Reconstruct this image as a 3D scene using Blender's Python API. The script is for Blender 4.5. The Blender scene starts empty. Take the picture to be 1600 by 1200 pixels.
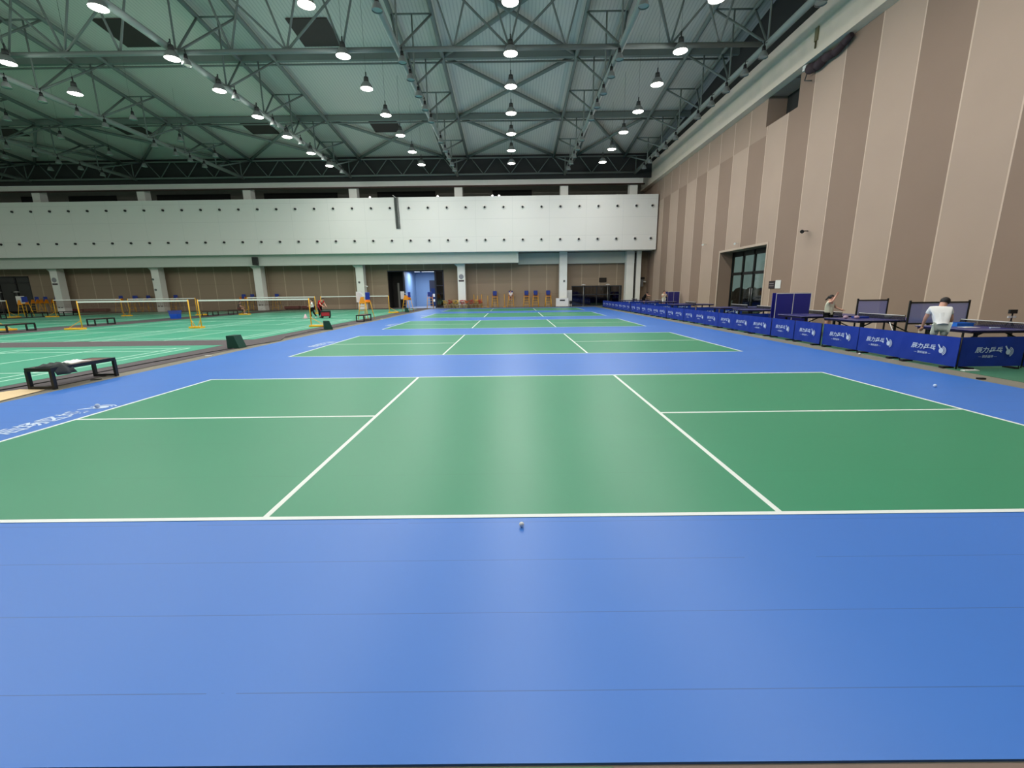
import bpy, bmesh, math, random
from mathutils import Vector, Matrix
random.seed(7)
S = bpy.context.scene
C = S.collection
PI = math.pi

# ------------------------------------------------------------------ camera
CAM_F, CAM_PITCH, CAM_ROLL, CAM_YAW, CAM_H = 680.19, 0.21033, 0.01262, 0.00361, 1.8197
def camera():
    p, th, yw = CAM_PITCH, CAM_ROLL, CAM_YAW
    r = Vector((1, 0, 0)); f = Vector((0, math.cos(p), -math.sin(p))); u = Vector((0, math.sin(p), math.cos(p)))
    r2 = r*math.cos(th)-u*math.sin(th); u2 = u*math.cos(th)+r*math.sin(th)
    Z = Matrix.Rotation(yw, 3, 'Z'); r2 = Z@r2; u2 = Z@u2; f = Z@f
    M = Matrix((r2, u2, -f)).transposed().to_4x4(); M.translation = (0, 0, CAM_H)
    cam = bpy.data.cameras.new('camera'); o = bpy.data.objects.new('camera', cam); C.objects.link(o)
    cam.sensor_width = 36; cam.lens = CAM_F/1600*36; cam.clip_end = 300; cam.clip_start = 0.05
    o.matrix_world = M; S.camera = o
camera()

# ------------------------------------------------------------------ world, exposure
W = bpy.data.worlds.new('world'); S.world = W; W.use_nodes = True
W.node_tree.nodes['Background'].inputs[0].default_value = (0.42, 0.52, 0.50, 1)
W.node_tree.nodes['Background'].inputs[1].default_value = 0.55
S.view_settings.view_transform = 'Standard'; S.view_settings.look = 'None'
S.view_settings.exposure = 0.1; S.view_settings.gamma = 1.0; S.view_settings.use_curve_mapping = False
LAMP_W = 125.0            # downward light of each lit high-bay lamp
LAMP_UP = 75.0            # light scattered all round by its glass bell

# ------------------------------------------------------------------ materials
def lin(c):
    return tuple(((v/255)/12.92 if v/255 <= .04045 else ((v/255+.055)/1.055)**2.4) for v in c)+(1,)
def mat(name, rgb, rough=.6, spec=.5, metal=0, var=.0, vscale=3, emis=0, alpha=1, bump=0, bscale=40):
    m = bpy.data.materials.new(name); m.use_nodes = True; nt = m.node_tree; b = nt.nodes['Principled BSDF']
    b.inputs['Base Color'].default_value = lin(rgb); b.inputs['Roughness'].default_value = rough
    b.inputs['Metallic'].default_value = metal; b.inputs['Specular IOR Level'].default_value = spec
    if emis:
        b.inputs['Emission Color'].default_value = lin(rgb); b.inputs['Emission Strength'].default_value = emis
    if var or bump:
        tc = nt.nodes.new('ShaderNodeTexCoord')
        if var:
            n = nt.nodes.new('ShaderNodeTexNoise'); n.inputs['Scale'].default_value = vscale; n.inputs['Detail'].default_value = 3
            nt.links.new(tc.outputs['Object'], n.inputs['Vector'])
            mp = nt.nodes.new('ShaderNodeMapRange'); mp.inputs[3].default_value = 1-var; mp.inputs[4].default_value = 1+var
            nt.links.new(n.outputs[0], mp.inputs[0])
            mx = nt.nodes.new('ShaderNodeVectorMath'); mx.operation = 'SCALE'; mx.inputs[0].default_value = lin(rgb)[:3]
            nt.links.new(mp.outputs[0], mx.inputs['Scale']); nt.links.new(mx.outputs[0], b.inputs['Base Color'])
        if bump:
            n2 = nt.nodes.new('ShaderNodeTexNoise'); n2.inputs['Scale'].default_value = bscale
            nt.links.new(tc.outputs['Object'], n2.inputs['Vector'])
            bp = nt.nodes.new('ShaderNodeBump'); bp.inputs['Strength'].default_value = bump; bp.inputs['Distance'].default_value = .02
            nt.links.new(n2.outputs[0], bp.inputs['Height']); nt.links.new(bp.outputs[0], b.inputs['Normal'])
    return m
class NT:
    """small helper for math chains on world/object coordinates"""
    def __init__(s, m):
        s.nt = m.node_tree; s.b = s.nt.nodes['Principled BSDF']
        tc = s.nt.nodes.new('ShaderNodeTexCoord'); sp = s.nt.nodes.new('ShaderNodeSeparateXYZ')
        s.nt.links.new(tc.outputs['Object'], sp.inputs[0]); s.tc = tc.outputs['Object']
        s.x, s.y, s.z = sp.outputs
    def m(s, op, a, b=0.0, c=0.0):
        n = s.nt.nodes.new('ShaderNodeMath'); n.operation = op
        for i, v in enumerate((a, b, c)):
            if isinstance(v, (int, float)): n.inputs[i].default_value = v
            else: s.nt.links.new(v, n.inputs[i])
        return n.outputs[0]
    def line(s, co, step, off, w):            # 1 on thin lines at off + k*step
        t = s.m('FRACT', s.m('DIVIDE', s.m('SUBTRACT', co, off-step/2), step))
        return s.m('LESS_THAN', s.m('ABSOLUTE', s.m('SUBTRACT', t, .5)), w/step/2)
    def mix(s, f, a, b):
        n = s.nt.nodes.new('ShaderNodeMix'); n.data_type = 'RGBA'
        for k, v in ((0, f), (6, a), (7, b)):
            if isinstance(v, (int, float)): n.inputs[k].default_value = v
            elif isinstance(v, tuple): n.inputs[k].default_value = v
            else: s.nt.links.new(v, n.inputs[k])
        return n.outputs[2]
    def noise(s, scale, detail=2):
        n = s.nt.nodes.new('ShaderNodeTexNoise'); n.inputs['Scale'].default_value = scale; n.inputs['Detail'].default_value = detail
        s.nt.links.new(s.tc, n.inputs['Vector']); return n.outputs[0]
    def color(s, c): s.nt.links.new(c, s.b.inputs['Base Color'])
    def bump(s, h, strength, dist):
        bp = s.nt.nodes.new('ShaderNodeBump'); bp.inputs['Strength'].default_value = strength; bp.inputs['Distance'].default_value = dist
        s.nt.links.new(h, bp.inputs['Height']); s.nt.links.new(bp.outputs[0], s.b.inputs['Normal'])

def mat_floor(name, rgb, rough, step, off, dark=.55, spec=.65):
    m = mat(name, rgb, rough, spec); t = NT(m)
    ln = t.line(t.y, step, off, .005)
    ln = t.m('MULTIPLY', ln, t.m('MULTIPLY', t.m('GREATER_THAN', t.noise(1.3, 3), .38), .8))
    base = t.mix(t.noise(.5, 3), tuple(v*.94 for v in lin(rgb)[:3])+(1,), tuple(min(1, v*1.06) for v in lin(rgb)[:3])+(1,))
    t.color(t.mix(ln, base, tuple(v*dark for v in lin(rgb)[:3])+(1,)))
    return m
BLUE = mat_floor('blue_vinyl', (52, 117, 206), .40, .505, 2.188)
GREEN = mat_floor('green_vinyl', (38, 139, 100), .40, 1.01, 3.9, .8)
BGREEN = mat_floor('emerald_vinyl', (70, 166, 134), .40, 1.8, 4.2, .8)
TGREEN = mat('dull_green_vinyl', (62, 120, 92), .5, var=.05)
LINE = mat('white_line_paint', (235, 240, 236), .5)
BLINE = mat('pale_line_paint', (205, 240, 225), .5)
GREY = mat('grey_carpet', (96, 90, 92), .9, .2, var=.08, vscale=6)
CONC = mat('concrete', (128, 124, 112), .8, .3, var=.1, vscale=2)
TAN = mat('tan_floor_tile', (128, 108, 96), .6, var=.08, vscale=5)
STEEL = mat('painted_steel', (156, 164, 160), .5, .4, var=.03)
TRUSS = mat('grey_green_steel', (112, 122, 118), .6, .3, var=.03)
BEAMW = mat('pale_beam_paint', (232, 218, 200), .6, .3, var=.04)
CHORD = mat('chord_paint', (138, 148, 143), .6, .3, var=.03)
BEAMG = mat('pale_green_beam', (206, 212, 204), .6, .3, var=.03)
STEELD = mat('painted_steel_dark', (60, 62, 60), .6)
DARK = mat('dark_cladding', (44, 46, 46), .8)
CONCW = mat('white_concrete', (240, 240, 234), .7, .3, var=.03)
BLACK = mat('black_metal', (20, 22, 22), .45)
BLACKP = mat('black_plastic', (16, 16, 18), .5)
WHITE = mat('white_plastic', (232, 232, 228), .5)
YEL = mat('yellow_paint', (236, 178, 38), .45)
ORG = mat('orange_panel', (240, 150, 20), .45)
BLUP = mat('blue_plastic', (28, 56, 150), .4)
BARR = mat('blue_barrier_cloth', (22, 56, 158), .65, .3, var=.08, vscale=2)
PRINT = mat('white_print', (205, 222, 245), .6)
TTB = mat('table_blue', (44, 44, 120), .35, .5)
TTE = mat('table_edge', (30, 26, 66), .5)
MAROON = mat('maroon_vinyl', (96, 22, 32), .6, var=.1)
DGREEN = mat('dark_green_foam', (10, 66, 52), .8, var=.08)
SKIN = mat('skin', (214, 160, 138), .55)
HAIR = mat('black_hair', (24, 20, 20), .6)
CREAM = mat('cream_cotton', (226, 222, 200), .85, .2)
WCOT = mat('white_cotton', (240, 240, 238), .85, .2)
PALE = mat('pale_grey_cotton', (205, 214, 205), .85, .2)
BCOT = mat('black_cotton', (20, 20, 24), .85, .2)
RCOT = mat('red_cotton', (205, 22, 34), .8, .2)
WOODP = mat('brown_plank', (112, 84, 74), .6, var=.12, vscale=8)
CHROME = mat('brushed_metal', (170, 172, 172), .3, .5, .8)
BULB = mat('lamp_glow', (255, 250, 236), .5, emis=14)
GLASSR = mat('frosted_reflector', (120, 126, 124), .3, .6)
MESHB = mat('dull_blue_screen', (150, 156, 215), .8); MESHB.node_tree.nodes['Principled BSDF'].inputs['Alpha'].default_value = .62
# ceiling: ribbed pale deck
CEIL = mat('ribbed_roof_deck', (176, 186, 182), .65, .3)
_t = NT(CEIL); _r = _t.m('FRACT', _t.m('DIVIDE', _t.x, .22)); _r = _t.m('LESS_THAN', _r, .28)
_t.color(_t.mix(_r, lin((200, 198, 191)), lin((184, 183, 177)))); _t.bump(_r, .3, .04)
# right wall: alternating brown felt panels 2.05 m wide with pale strips between
WALLR = mat('brown_acoustic_panels', (166, 146, 130), .8, .25)
_t = NT(WALLR)
_f = _t.m('FRACT', _t.m('DIVIDE', _t.m('SUBTRACT', _t.y, 14.75-40*4.1), 4.1))
_lt = _t.m('LESS_THAN', _f, .5)
_up = _t.m('MULTIPLY', _t.m('GREATER_THAN', _t.z, 10.9), _t.m('GREATER_THAN', _t.y, 29.0))
_c = _t.mix(_lt, lin((150, 128, 113)), lin((182, 160, 144)))
_c = _t.mix(_up, _c, lin((166, 144, 128)))
_ln = _t.line(_t.y, 2.05, 14.75, .055)
_c = _t.mix(_ln, _c, lin((212, 190, 172)))
_n = _t.m('ADD', _t.m('MULTIPLY', _t.noise(.35, 3), .16), .92)
_v = _t.nt.nodes.new('ShaderNodeVectorMath'); _v.operation = 'SCALE'; _t.nt.links.new(_c, _v.inputs[0]); _t.nt.links.new(_n, _v.inputs['Scale'])
_t.color(_v.outputs[0]); _t.bump(_ln, .5, .03)
# back wall: one brown with pale strips
WALLB = mat('brown_back_panels', (140, 122, 108), .8, .25)
_t = NT(WALLB); _ln = _t.line(_t.x, 2.03, -2.1, .09)
_lnh = _t.line(_t.z, 1.5, 0.0, .03)
_c = _t.mix(_ln, lin((160, 142, 122)), lin((190, 172, 148)))
_t.color(_t.mix(_t.m('MULTIPLY', _lnh, .4), _c, lin((132, 117, 102))))
# fascia: white panels with faint joints
FASC = mat('white_fascia_panels', (205, 210, 208), .55, .4)
_t = NT(FASC); _j = _t.m('MAXIMUM', _t.line(_t.x, 3.9, .1, .03), _t.line(_t.z, 1.8, .35, .03))
_t.color(_t.mix(_t.m('MULTIPLY', _j, .35), lin((232, 232, 228)), lin((190, 194, 192))))
def glass(name, rgb, mixf):
    m = bpy.data.materials.new(name); m.use_nodes = True; nt = m.node_tree; nt.nodes.clear()
    o = nt.nodes.new('ShaderNodeOutputMaterial'); mx = nt.nodes.new('ShaderNodeMixShader'); tr = nt.nodes.new('ShaderNodeBsdfTransparent'); gl = nt.nodes.new('ShaderNodeBsdfGlossy')
    tr.inputs[0].default_value = lin(rgb); gl.inputs['Roughness'].default_value = .05; mx.inputs[0].default_value = mixf
    nt.links.new(tr.outputs[0], mx.inputs[1]); nt.links.new(gl.outputs[0], mx.inputs[2]); nt.links.new(mx.outputs[0], o.inputs[0]); return m
GLASS = glass('door_glass', (215, 225, 222), .10)
GLASSD = glass('tinted_glass', (70, 80, 95), .12)
def netmat(name, rgb, cell, thick):
    m = bpy.data.materials.new(name); m.use_nodes = True; nt = m.node_tree; t = NT(m)
    b = t.b; b.inputs['Base Color'].default_value = lin(rgb); b.inputs['Roughness'].default_value = .8
    a = t.m('MAXIMUM', t.line(t.x, cell, 0, thick), t.line(t.z, cell, 0, thick))
    nt.links.new(a, b.inputs['Alpha']); return m
NETM = netmat('brown_net', (84, 60, 48), .04, .006)
TTNET = netmat('dark_table_net', (24, 26, 40), .02, .008)

# ------------------------------------------------------------------ mesh builder
class MB:
    def __init__(s): s.v = []; s.f = []; s.mi = []; s.sm = []; s.cur = 0
    def face(s, idx, sm=False): s.f.append(idx); s.mi.append(s.cur); s.sm.append(sm)
    def box(s, x0, y0, z0, x1, y1, z1):
        n = len(s.v); s.v += [(x, y, z) for z in (z0, z1) for x, y in ((x0, y0), (x1, y0), (x1, y1), (x0, y1))]
        for q in ((3, 2, 1, 0), (4, 5, 6, 7), (0, 1, 5, 4), (1, 2, 6, 5), (2, 3, 7, 6), (3, 0, 4, 7)): s.face([n+i for i in q])
        return s
    def cbox(s, c, d): return s.box(c[0]-d[0]/2, c[1]-d[1]/2, c[2]-d[2]/2, c[0]+d[0]/2, c[1]+d[1]/2, c[2]+d[2]/2)
    def tube(s, p, q, r, n=8, r2=None, caps=True):
        p = Vector(p); q = Vector(q); d = (q-p)
        if d.length < 1e-6: return s
        d.normalize(); a = Vector((0, 0, 1)) if abs(d.z) < .9 else Vector((1, 0, 0)); u = d.cross(a).normalized(); w = d.cross(u); b = len(s.v)
        r2 = r if r2 is None else r2
        for c, rr in ((p, r), (q, r2)):
            for k in range(n):
                t = 2*PI*k/n; s.v.append(tuple(c+u*math.cos(t)*rr+w*math.sin(t)*rr))
        for k in range(n): s.face([b+k, b+(k+1) % n, b+n+(k+1) % n, b+n+k], True)
        if caps: s.face([b+k for k in range(n)][::-1]); s.face([b+n+k for k in range(n)])
        return s
    def bar(s, p, q, w, h):           # rectangular bar from p to q
        p = Vector(p); q = Vector(q); d = (q-p).normalized(); a = Vector((0, 0, 1)) if abs(d.z) < .95 else Vector((1, 0, 0))
        u = d.cross(a).normalized()*w/2; v = d.cross(u).normalized()*h/2; b = len(s.v)
        for c in (p, q):
            for e in (-u-v, u-v, u+v, -u+v): s.v.append(tuple(c+e))
        for k in range(4): s.face([b+k, b+(k+1) % 4, b+4+(k+1) % 4, b+4+k])
        s.face([b+3, b+2, b+1, b]); s.face([b+4, b+5, b+6, b+7]); return s
    def path(s, pts, r, n=8):
        for a, b in zip(pts, pts[1:]): s.tube(a, b, r, n)
        return s
    def lathe(s, prof, c=(0, 0, 0), n=16):
        b = len(s.v)
        for r, z in prof:
            for k in range(n): t = 2*PI*k/n; s.v.append((c[0]+r*math.cos(t), c[1]+r*math.sin(t), c[2]+z))
        for i in range(len(prof)-1):
            for k in range(n): s.face([b+i*n+k, b+i*n+(k+1) % n, b+(i+1)*n+(k+1) % n, b+(i+1)*n+k], True)
        return s
    def poly(s, pts):                  # one flat polygon
        b = len(s.v); s.v += [tuple(p) for p in pts]; s.face(list(range(b, b+len(pts)))); return s
    def prism(s, pts, ext):            # polygon extruded by vector ext
        b = len(s.v); n = len(pts); e = Vector(ext)
        s.v += [tuple(p) for p in pts]+[tuple(Vector(p)+e) for p in pts]
        s.face(list(range(b, b+n))[::-1]); s.face(list(range(b+n, b+2*n)))
        for k in range(n): s.face([b+k, b+(k+1) % n, b+n+(k+1) % n, b+n+k])
        return s
    def ball(s, c, r, n=10, m=7, sc=(1, 1, 1)):
        b = len(s.v)
        for i in range(1, m):
            ph = PI*i/m
            for k in range(n): t = 2*PI*k/n; s.v.append((c[0]+r*sc[0]*math.sin(ph)*math.cos(t), c[1]+r*sc[1]*math.sin(ph)*math.sin(t), c[2]+r*sc[2]*math.cos(ph)))
        for i in range(m-2):
            for k in range(n): s.face([b+i*n+k, b+(i+1)*n+k, b+(i+1)*n+(k+1) % n, b+i*n+(k+1) % n], True)
        s.v.append((c[0], c[1], c[2]+r*sc[2])); s.v.append((c[0], c[1], c[2]-r*sc[2])); t0 = len(s.v)-2
        for k in range(n):
            s.face([t0, b+k, b+(k+1) % n], True); s.face([t0+1, b+(m-2)*n+(k+1) % n, b+(m-2)*n+k], True)
        return s
    def mesh(s, name, mats):
        me = bpy.data.meshes.new(name); me.from_pydata(s.v, [], s.f)
        for m in (mats if isinstance(mats, (list, tuple)) else [mats]): me.materials.append(m)
        me.polygons.foreach_set('material_index', s.mi); me.polygons.foreach_set('use_smooth', s.sm)
        bm = bmesh.new(); bm.from_mesh(me); bmesh.ops.recalc_face_normals(bm, faces=bm.faces); bm.to_mesh(me); bm.free()
        me.update(); return me
    def build(s, name, mats, parent=None, loc=(0, 0, 0), rz=0):
        o = bpy.data.objects.new(name, s.mesh(name, mats)); C.objects.link(o); o.location = loc; o.rotation_euler.z = rz
        if parent: o.parent = parent
        return o
def bevel(o, w=.01, seg=2):
    m = o.modifiers.new('bevel', 'BEVEL'); m.width = w; m.segments = seg; m.limit_method = 'ANGLE'; return o
def tag(o, label=None, cat=None, group=None, kind=None):
    if label: o['label'] = label
    if cat: o['category'] = cat
    if group: o['group'] = group
    if kind: o['kind'] = kind
    return o
def thing(name, label, cat, loc=(0, 0, 0), rz=0, group=None):
    o = bpy.data.objects.new(name, None); C.objects.link(o); o.location = loc; o.rotation_euler.z = rz; o.empty_display_size = .1
    return tag(o, label, cat, group)

def copy_tree(o, parent=None):
    c = o.copy(); C.objects.link(c); c.parent = parent
    for ch in list(o.children):
        if not ch.name.startswith(('suspension_cable', 'bracket_arm')): copy_tree(ch, c)
    return c
def dup(o, loc, rz, label, group=None):
    c = copy_tree(o); c.location = loc; c.rotation_euler.z = rz; c['label'] = label
    if group: c['group'] = group
    return c
ORD = ['first', 'second', 'third', 'fourth', 'fifth', 'sixth', 'seventh', 'eighth', 'ninth', 'tenth', 'eleventh', 'twelfth', 'thirteenth', 'fourteenth', 'fifteenth', 'sixteenth', 'seventeenth', 'eighteenth', 'nineteenth']
TENS = {2: ('twentieth', 'twenty'), 3: ('thirtieth', 'thirty'), 4: ('fortieth', 'forty')}
def nth(i):                            # i from 0
    n = i+1
    if n <= 19: return ORD[n-1]
    t, u = divmod(n, 10); return TENS[t][0] if u == 0 else TENS[t][1]+'-'+ORD[u-1]
def struct(name, mb, m, label=None):
    o = mb.build(name, m); o['kind'] = 'structure'
    if label: o['label'] = label
    return o

# ------------------------------------------------------------------ the shell
GX = [-51.7, -40.25, -28.72, -17.2, -5.75, 5.75, 13.25]     # truss / column lines
WX, WY = 15.6, 52.0
def zt(y): return 15.65+.107*(50-y)
struct('floor', MB().box(-66, -22, -.3, 24.0, 60, -.012), CONC, 'grey concrete floor slab under the sports mats')
mb = MB(); mb.box(-66, -22, -.012, -9.6, 52, -.004).box(-10.68, 1.3, -.004, -9.55, 50.0, -.002)
struct('floor_carpet', mb, GREY, 'grey carpet strips between the badminton mats')
# right wall with door opening and upper opening
mb = MB(); D0, D1, DZ = 27.8, 33.95, 4.42; U0, U1, UZ0, UZ1 = 26.25, 29.3, 11.4, 13.1
for y0, y1, z0, z1 in ((-22, D0, 0, UZ0), (D1, 60, 0, UZ0), (D0, D1, DZ, UZ0), (-22, U0, UZ0, UZ1), (U1, 60, UZ0, UZ1), (-22, 60, UZ1, 15.1)):
    mb.box(WX, y0, z0, WX+1.15, y1, z1)
struct('wall_right', mb, WALLR, 'tall right wall of brown and beige acoustic panels in wide vertical stripes')
mb = MB(); mb.box(WX+1.15, U0-.3, UZ0-.3, WX+1.3, U1+.3, UZ1+.3)
struct('trim_1', mb, DARK, 'dark back of the opening high in the right wall')
tag(MB().box(WX+.75, U0+.25, UZ0, WX+1.1, U0+1.0, UZ1-.35).build('speaker', BLACKP), 'black box standing in the dark opening high in the striped wall', 'speaker')
# pale trim around the door recess
mb = MB(); mb.box(WX-.03, D0-.14, 0, WX+.02, D0, DZ+.14).box(WX-.03, D1, 0, WX+.02, D1+.14, DZ+.14).box(WX-.03, D0, DZ, WX+.02, D1, DZ+.14)
struct('trim_2', mb, mat('beige_trim', (196, 176, 158), .6), 'beige trim around the door recess in the right wall')
# back wall
mb = MB(); LX0, LX1, LZ = -14.5, -7.95, 4.3; RX0, RX1, RZ = 6.9, 12.75, 2.32; EX1, EZ = -56.2, 4.2
for x0, x1, z0, z1 in ((-66, -64, 0, 6), (EX1, LX0, 0, 6), (-64, EX1, EZ, 6), (LX0, LX1, LZ, 6), (LX1, RX0, 0, 6), (RX0, RX1, RZ, 6), (RX1, WX, 0, 6)):
    mb.box(x0, WY, z0, x1, WY+.3, z1)
struct('wall_back', mb, WALLB, 'brown panelled back wall under the white fascia')
struct('trim_3', MB().box(-66, 50.05, 6.01, WX, 52.3, 6.15), STEELD, 'dark soffit behind the fascia')
# white fascia box
struct('trim_4', MB().box(-66, 48.75, 6.0, 15.44, 50.05, 11.58), FASC, 'long white fascia box across the back wall with two rows of air nozzles')
struct('trim_5', MB().box(-66, 49.6, 4.87, .7, 50.45, 5.99), BEAMG, 'pale green-grey beam under the left of the fascia')
struct('trim_6', MB().box(.7, 51.4, 4.8, 14.4, 52.0, 6.0), BEAMG, 'pale beam set back under the right of the fascia')
# upper back: concrete wall, beam, pipe, dark cladding
mb = MB(); mb.box(-66, 54.6, 6.15, WX, 54.9, 13.9); mb.cur = 1
for x0, x1 in ((-57.6, -55.2), (-46.4, -52.0), (-41.6, -33.0), (-29.0, -20.4), (-15.7, -8.9), (-2.2, 2.4)):
    mb.box(min(x0, x1), 54.5, 12.2, max(x0, x1), 54.62, 13.35)
struct('wall_back_upper', mb, [mat('pale_plaster', (150, 148, 140), .8, var=.08), DARK], 'upper back wall with dark window strips above the fascia')
struct('trim_7', MB().box(-66, 50.46, 13.62, WX, 50.7, 16.2), DARK, 'dark cladding behind the end truss')
struct('trim_13', MB().box(WX, -22, 15.1, WX+1.15, 50.4, 21), DARK, 'dark cladding above the striped wall')
struct('trim_8', MB().box(-66, 50.75, 13.1, 14.3, 51.25, 13.62), CONCW, 'pale concrete ring beam above the fascia')
o = tag(MB().tube((-65.9, 50.38, 12.95), (14.4, 50.38, 12.95), .09).build('pipe', mat('rust_brown_pipe', (70, 52, 46), .6)), 'long dark brown pipe running above the white fascia', 'pipe')
struct('wall_left', MB().box(-66.3, -22, -.3, -66, 60, 21), CONCW)
struct('wall_near', MB().box(-66, -22.3, -.3, WX+1.15, -22, 21), mat('near_wall', (150, 140, 130), .8))
# ceiling: ridge at Y=8
mb = MB(); RZ0 = zt(8)+.4
e = zt(55)+.4
mb.prism([(-66.2, 55.2, e), (-66.2, 8, RZ0), (-66.2, -22.2, zt(38)+.4), (-66.2, -22.2, zt(38)+.6), (-66.2, 8, RZ0+.2), (-66.2, 55.2, e+.2)], (83, 0, 0))
struct('ceiling', mb, CEIL, 'pale green-grey ribbed metal roof deck')
# box beam above the right wall
struct('trim_9', MB().box(15.1, -22, 13.0, WX, 54.5, 15.1), BEAMW, 'pale box beam along the top of the striped wall')
# columns
for i, x in enumerate(GX):
    w = .42
    mb = MB().box(x-w, 50.5, -.012, x+w, 51.35, 13.1)
    if i < 5: mb.prism([(x-w, 50.55, 4.87), (x-w-.35, 50.55, 4.87), (x-w, 50.55, 4.55)], (0, .6, 0))
    struct('column', mb, CONCW, 'pale square column at the back wall, %s from the left' % nth(i))
mb = MB().box(13.95, 50.5, -.012, 14.45, 51.35, 6.0)
struct('trim_10', mb, CONCW, 'pale pilaster at the right corner of the back wall')
tag(MB().tube((13.8, 50.6, .0), (13.8, 50.6, 5.85), .06).build('drainpipe', BLACK), 'dark vertical drainpipe on the pale corner column', 'pipe')

# ------------------------------------------------------------------ doors and what lies behind them
# door in the right wall
FX = WX+1.0
t = thing('door_1', 'dark framed double glass door deep in the striped right wall', 'door', (FX, D0, 0)); t['kind'] = 'structure'
L = D1-D0
fr = MB()
for y in (0, 1.55, 3.05, 4.55, L): fr.box(-.06, y-.08 if y else 0, 0, .06, (y+.08) if y < L else L, DZ)
fr.box(-.06, 0, DZ-.35, .06, L, DZ).box(-.06, 0, 2.75, .06, L, 2.95).box(-.06, 0, 0, .06, L, .15)
fr.build('door_frame', BLACK, t)
for i, (a, b) in enumerate(((.08, 1.47), (1.63, 2.97), (3.13, 4.47), (4.63, L-.08))):
    MB().box(-.01, a, .15, .01, b, 2.75).build('glass_pane', GLASS, t); MB().box(-.01, a, 2.95, .01, b, DZ-.35).build('glass_pane', GLASS, t)
MB().tube((-.1, 2.9, .9), (-.1, 2.9, 1.8), .02).tube((-.1, 3.2, .9), (-.1, 3.2, 1.8), .02).build('door_handle', CHROME, t)
# outdoors
struct('ground', MB().box(WX+1.15, 18, -.3, 60, 80, -.02), mat('outdoor_paving', (120, 125, 120), .8))
for k, y in enumerate((27, 33, 39, 45, 51)):
    h = MB()
    for j in range(26): h.ball((21+random.uniform(-.4, .4), y+random.uniform(-2.6, 2.6), random.uniform(.3, 1.4)), random.uniform(.35, .6), 7, 5)
    tag(h.build('hedge', mat('hedge_green', (32, 46, 38), .9, var=.3)), 'dark hedge outside the glass door, %s from the left' % nth(k), 'hedge', 'hedges outside')
# lobby behind the back opening
lob = MB(); lob.box(LX0-1, 58.0, 0, LX1+2, 58.2, 5).box(-12.75, WY+.3, 0, -12.55, 58, 5)
struct('wall_lobby', lob, mat('lobby_blue', (120, 152, 196), .6), 'blue lobby wall seen through the back doorway')
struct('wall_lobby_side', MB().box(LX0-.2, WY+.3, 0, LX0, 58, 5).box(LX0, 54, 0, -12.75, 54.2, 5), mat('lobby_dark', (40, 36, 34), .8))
struct('wall_lobby_right', MB().box(LX1+.4, WY+.3, 0, LX1+.6, 58, 5), mat('lobby_grey', (66, 66, 84), .7))
struct('ceiling_lobby', MB().box(LX0, WY+.3, 4.35, LX1+.4, 58, 4.5), mat('lobby_ceiling', (84, 88, 130), .7))
struct('floor_lobby', MB().box(LX0, WY, -.012, LX1+.4, 58, -.004), mat('lobby_tile', (205, 208, 215), .15, .6))
t = thing('lobby_door', 'dark glazed inner door in the blue lobby wall', 'door', (-9.9, 57.9, 0))
MB().box(-.85, 0, 0, .85, .09, 3.3).build('door_frame', mat('navy_frame', (24, 30, 62), .5), t)
MB().box(-.7, -.03, .1, -.05, 0, 2.3).box(.05, -.03, .1, .7, 0, 2.3).build('glass_pane', mat('navy_glass', (40, 60, 110), .1), t)
MB().box(-.45, -.05, 1.2, -.2, -.03, 1.6).box(-.45, -.05, .6, -.2, -.03, .9).build('painted_reflection', WHITE, t)  # white boxes shaped as a pale reflection in the door glass
for k, (a, b) in enumerate(((-11.9, -11.2), (-11.0, -9.2))):
    t = thing('strip_light', ('short' if k == 0 else 'long')+' white strip light at the lobby ceiling', 'light', (0, 54.5, 4.3))
    MB().box(a, -.05, -.06, b, .05, .04).build('housing', WHITE, t)
    MB().box(a+.03, -.04, -.075, b-.03, .04, -.06).build('diffuser', mat('strip_glow', (235, 240, 255), .5, emis=3), t)
    l = bpy.data.lights.new('lobby_light', 'AREA'); l.shape = 'RECTANGLE'; l.size = b-a; l.size_y = .4; l.energy = 110; l.color = (.88, .94, 1)
    lo = bpy.data.objects.new('lobby_light', l); C.objects.link(lo); lo.parent = t; lo.location = ((a+b)/2, 0, -.1)
t = thing('door_2', 'open glazed doorway in the back wall with a blue lobby behind', 'door', (0, WY, 0)); t['kind'] = 'structure'
fr = MB(); fr.box(LX0, 0, LZ-.12, LX1, .2, LZ).box(-12.7, -.02, 0, -12.55, .2, LZ).box(-9.05, 0, 0, -8.85, .2, LZ).box(LX1-.15, 0, 0, LX1, .2, LZ).box(-8.85, .02, 2.5, LX1-.15, .15, 2.6)
fr.build('door_frame', mat('dark_blue_frame', (34, 38, 58), .5), t)
MB().box(-8.85, .08, .0, LX1-.15, .1, LZ-.12).build('glass_pane', GLASSD, t)
MB().box(-13.4, .05, 0, -13.2, .15, 2.9).build('door_post', mat('grey_post', (96, 92, 88), .5), t)
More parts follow.
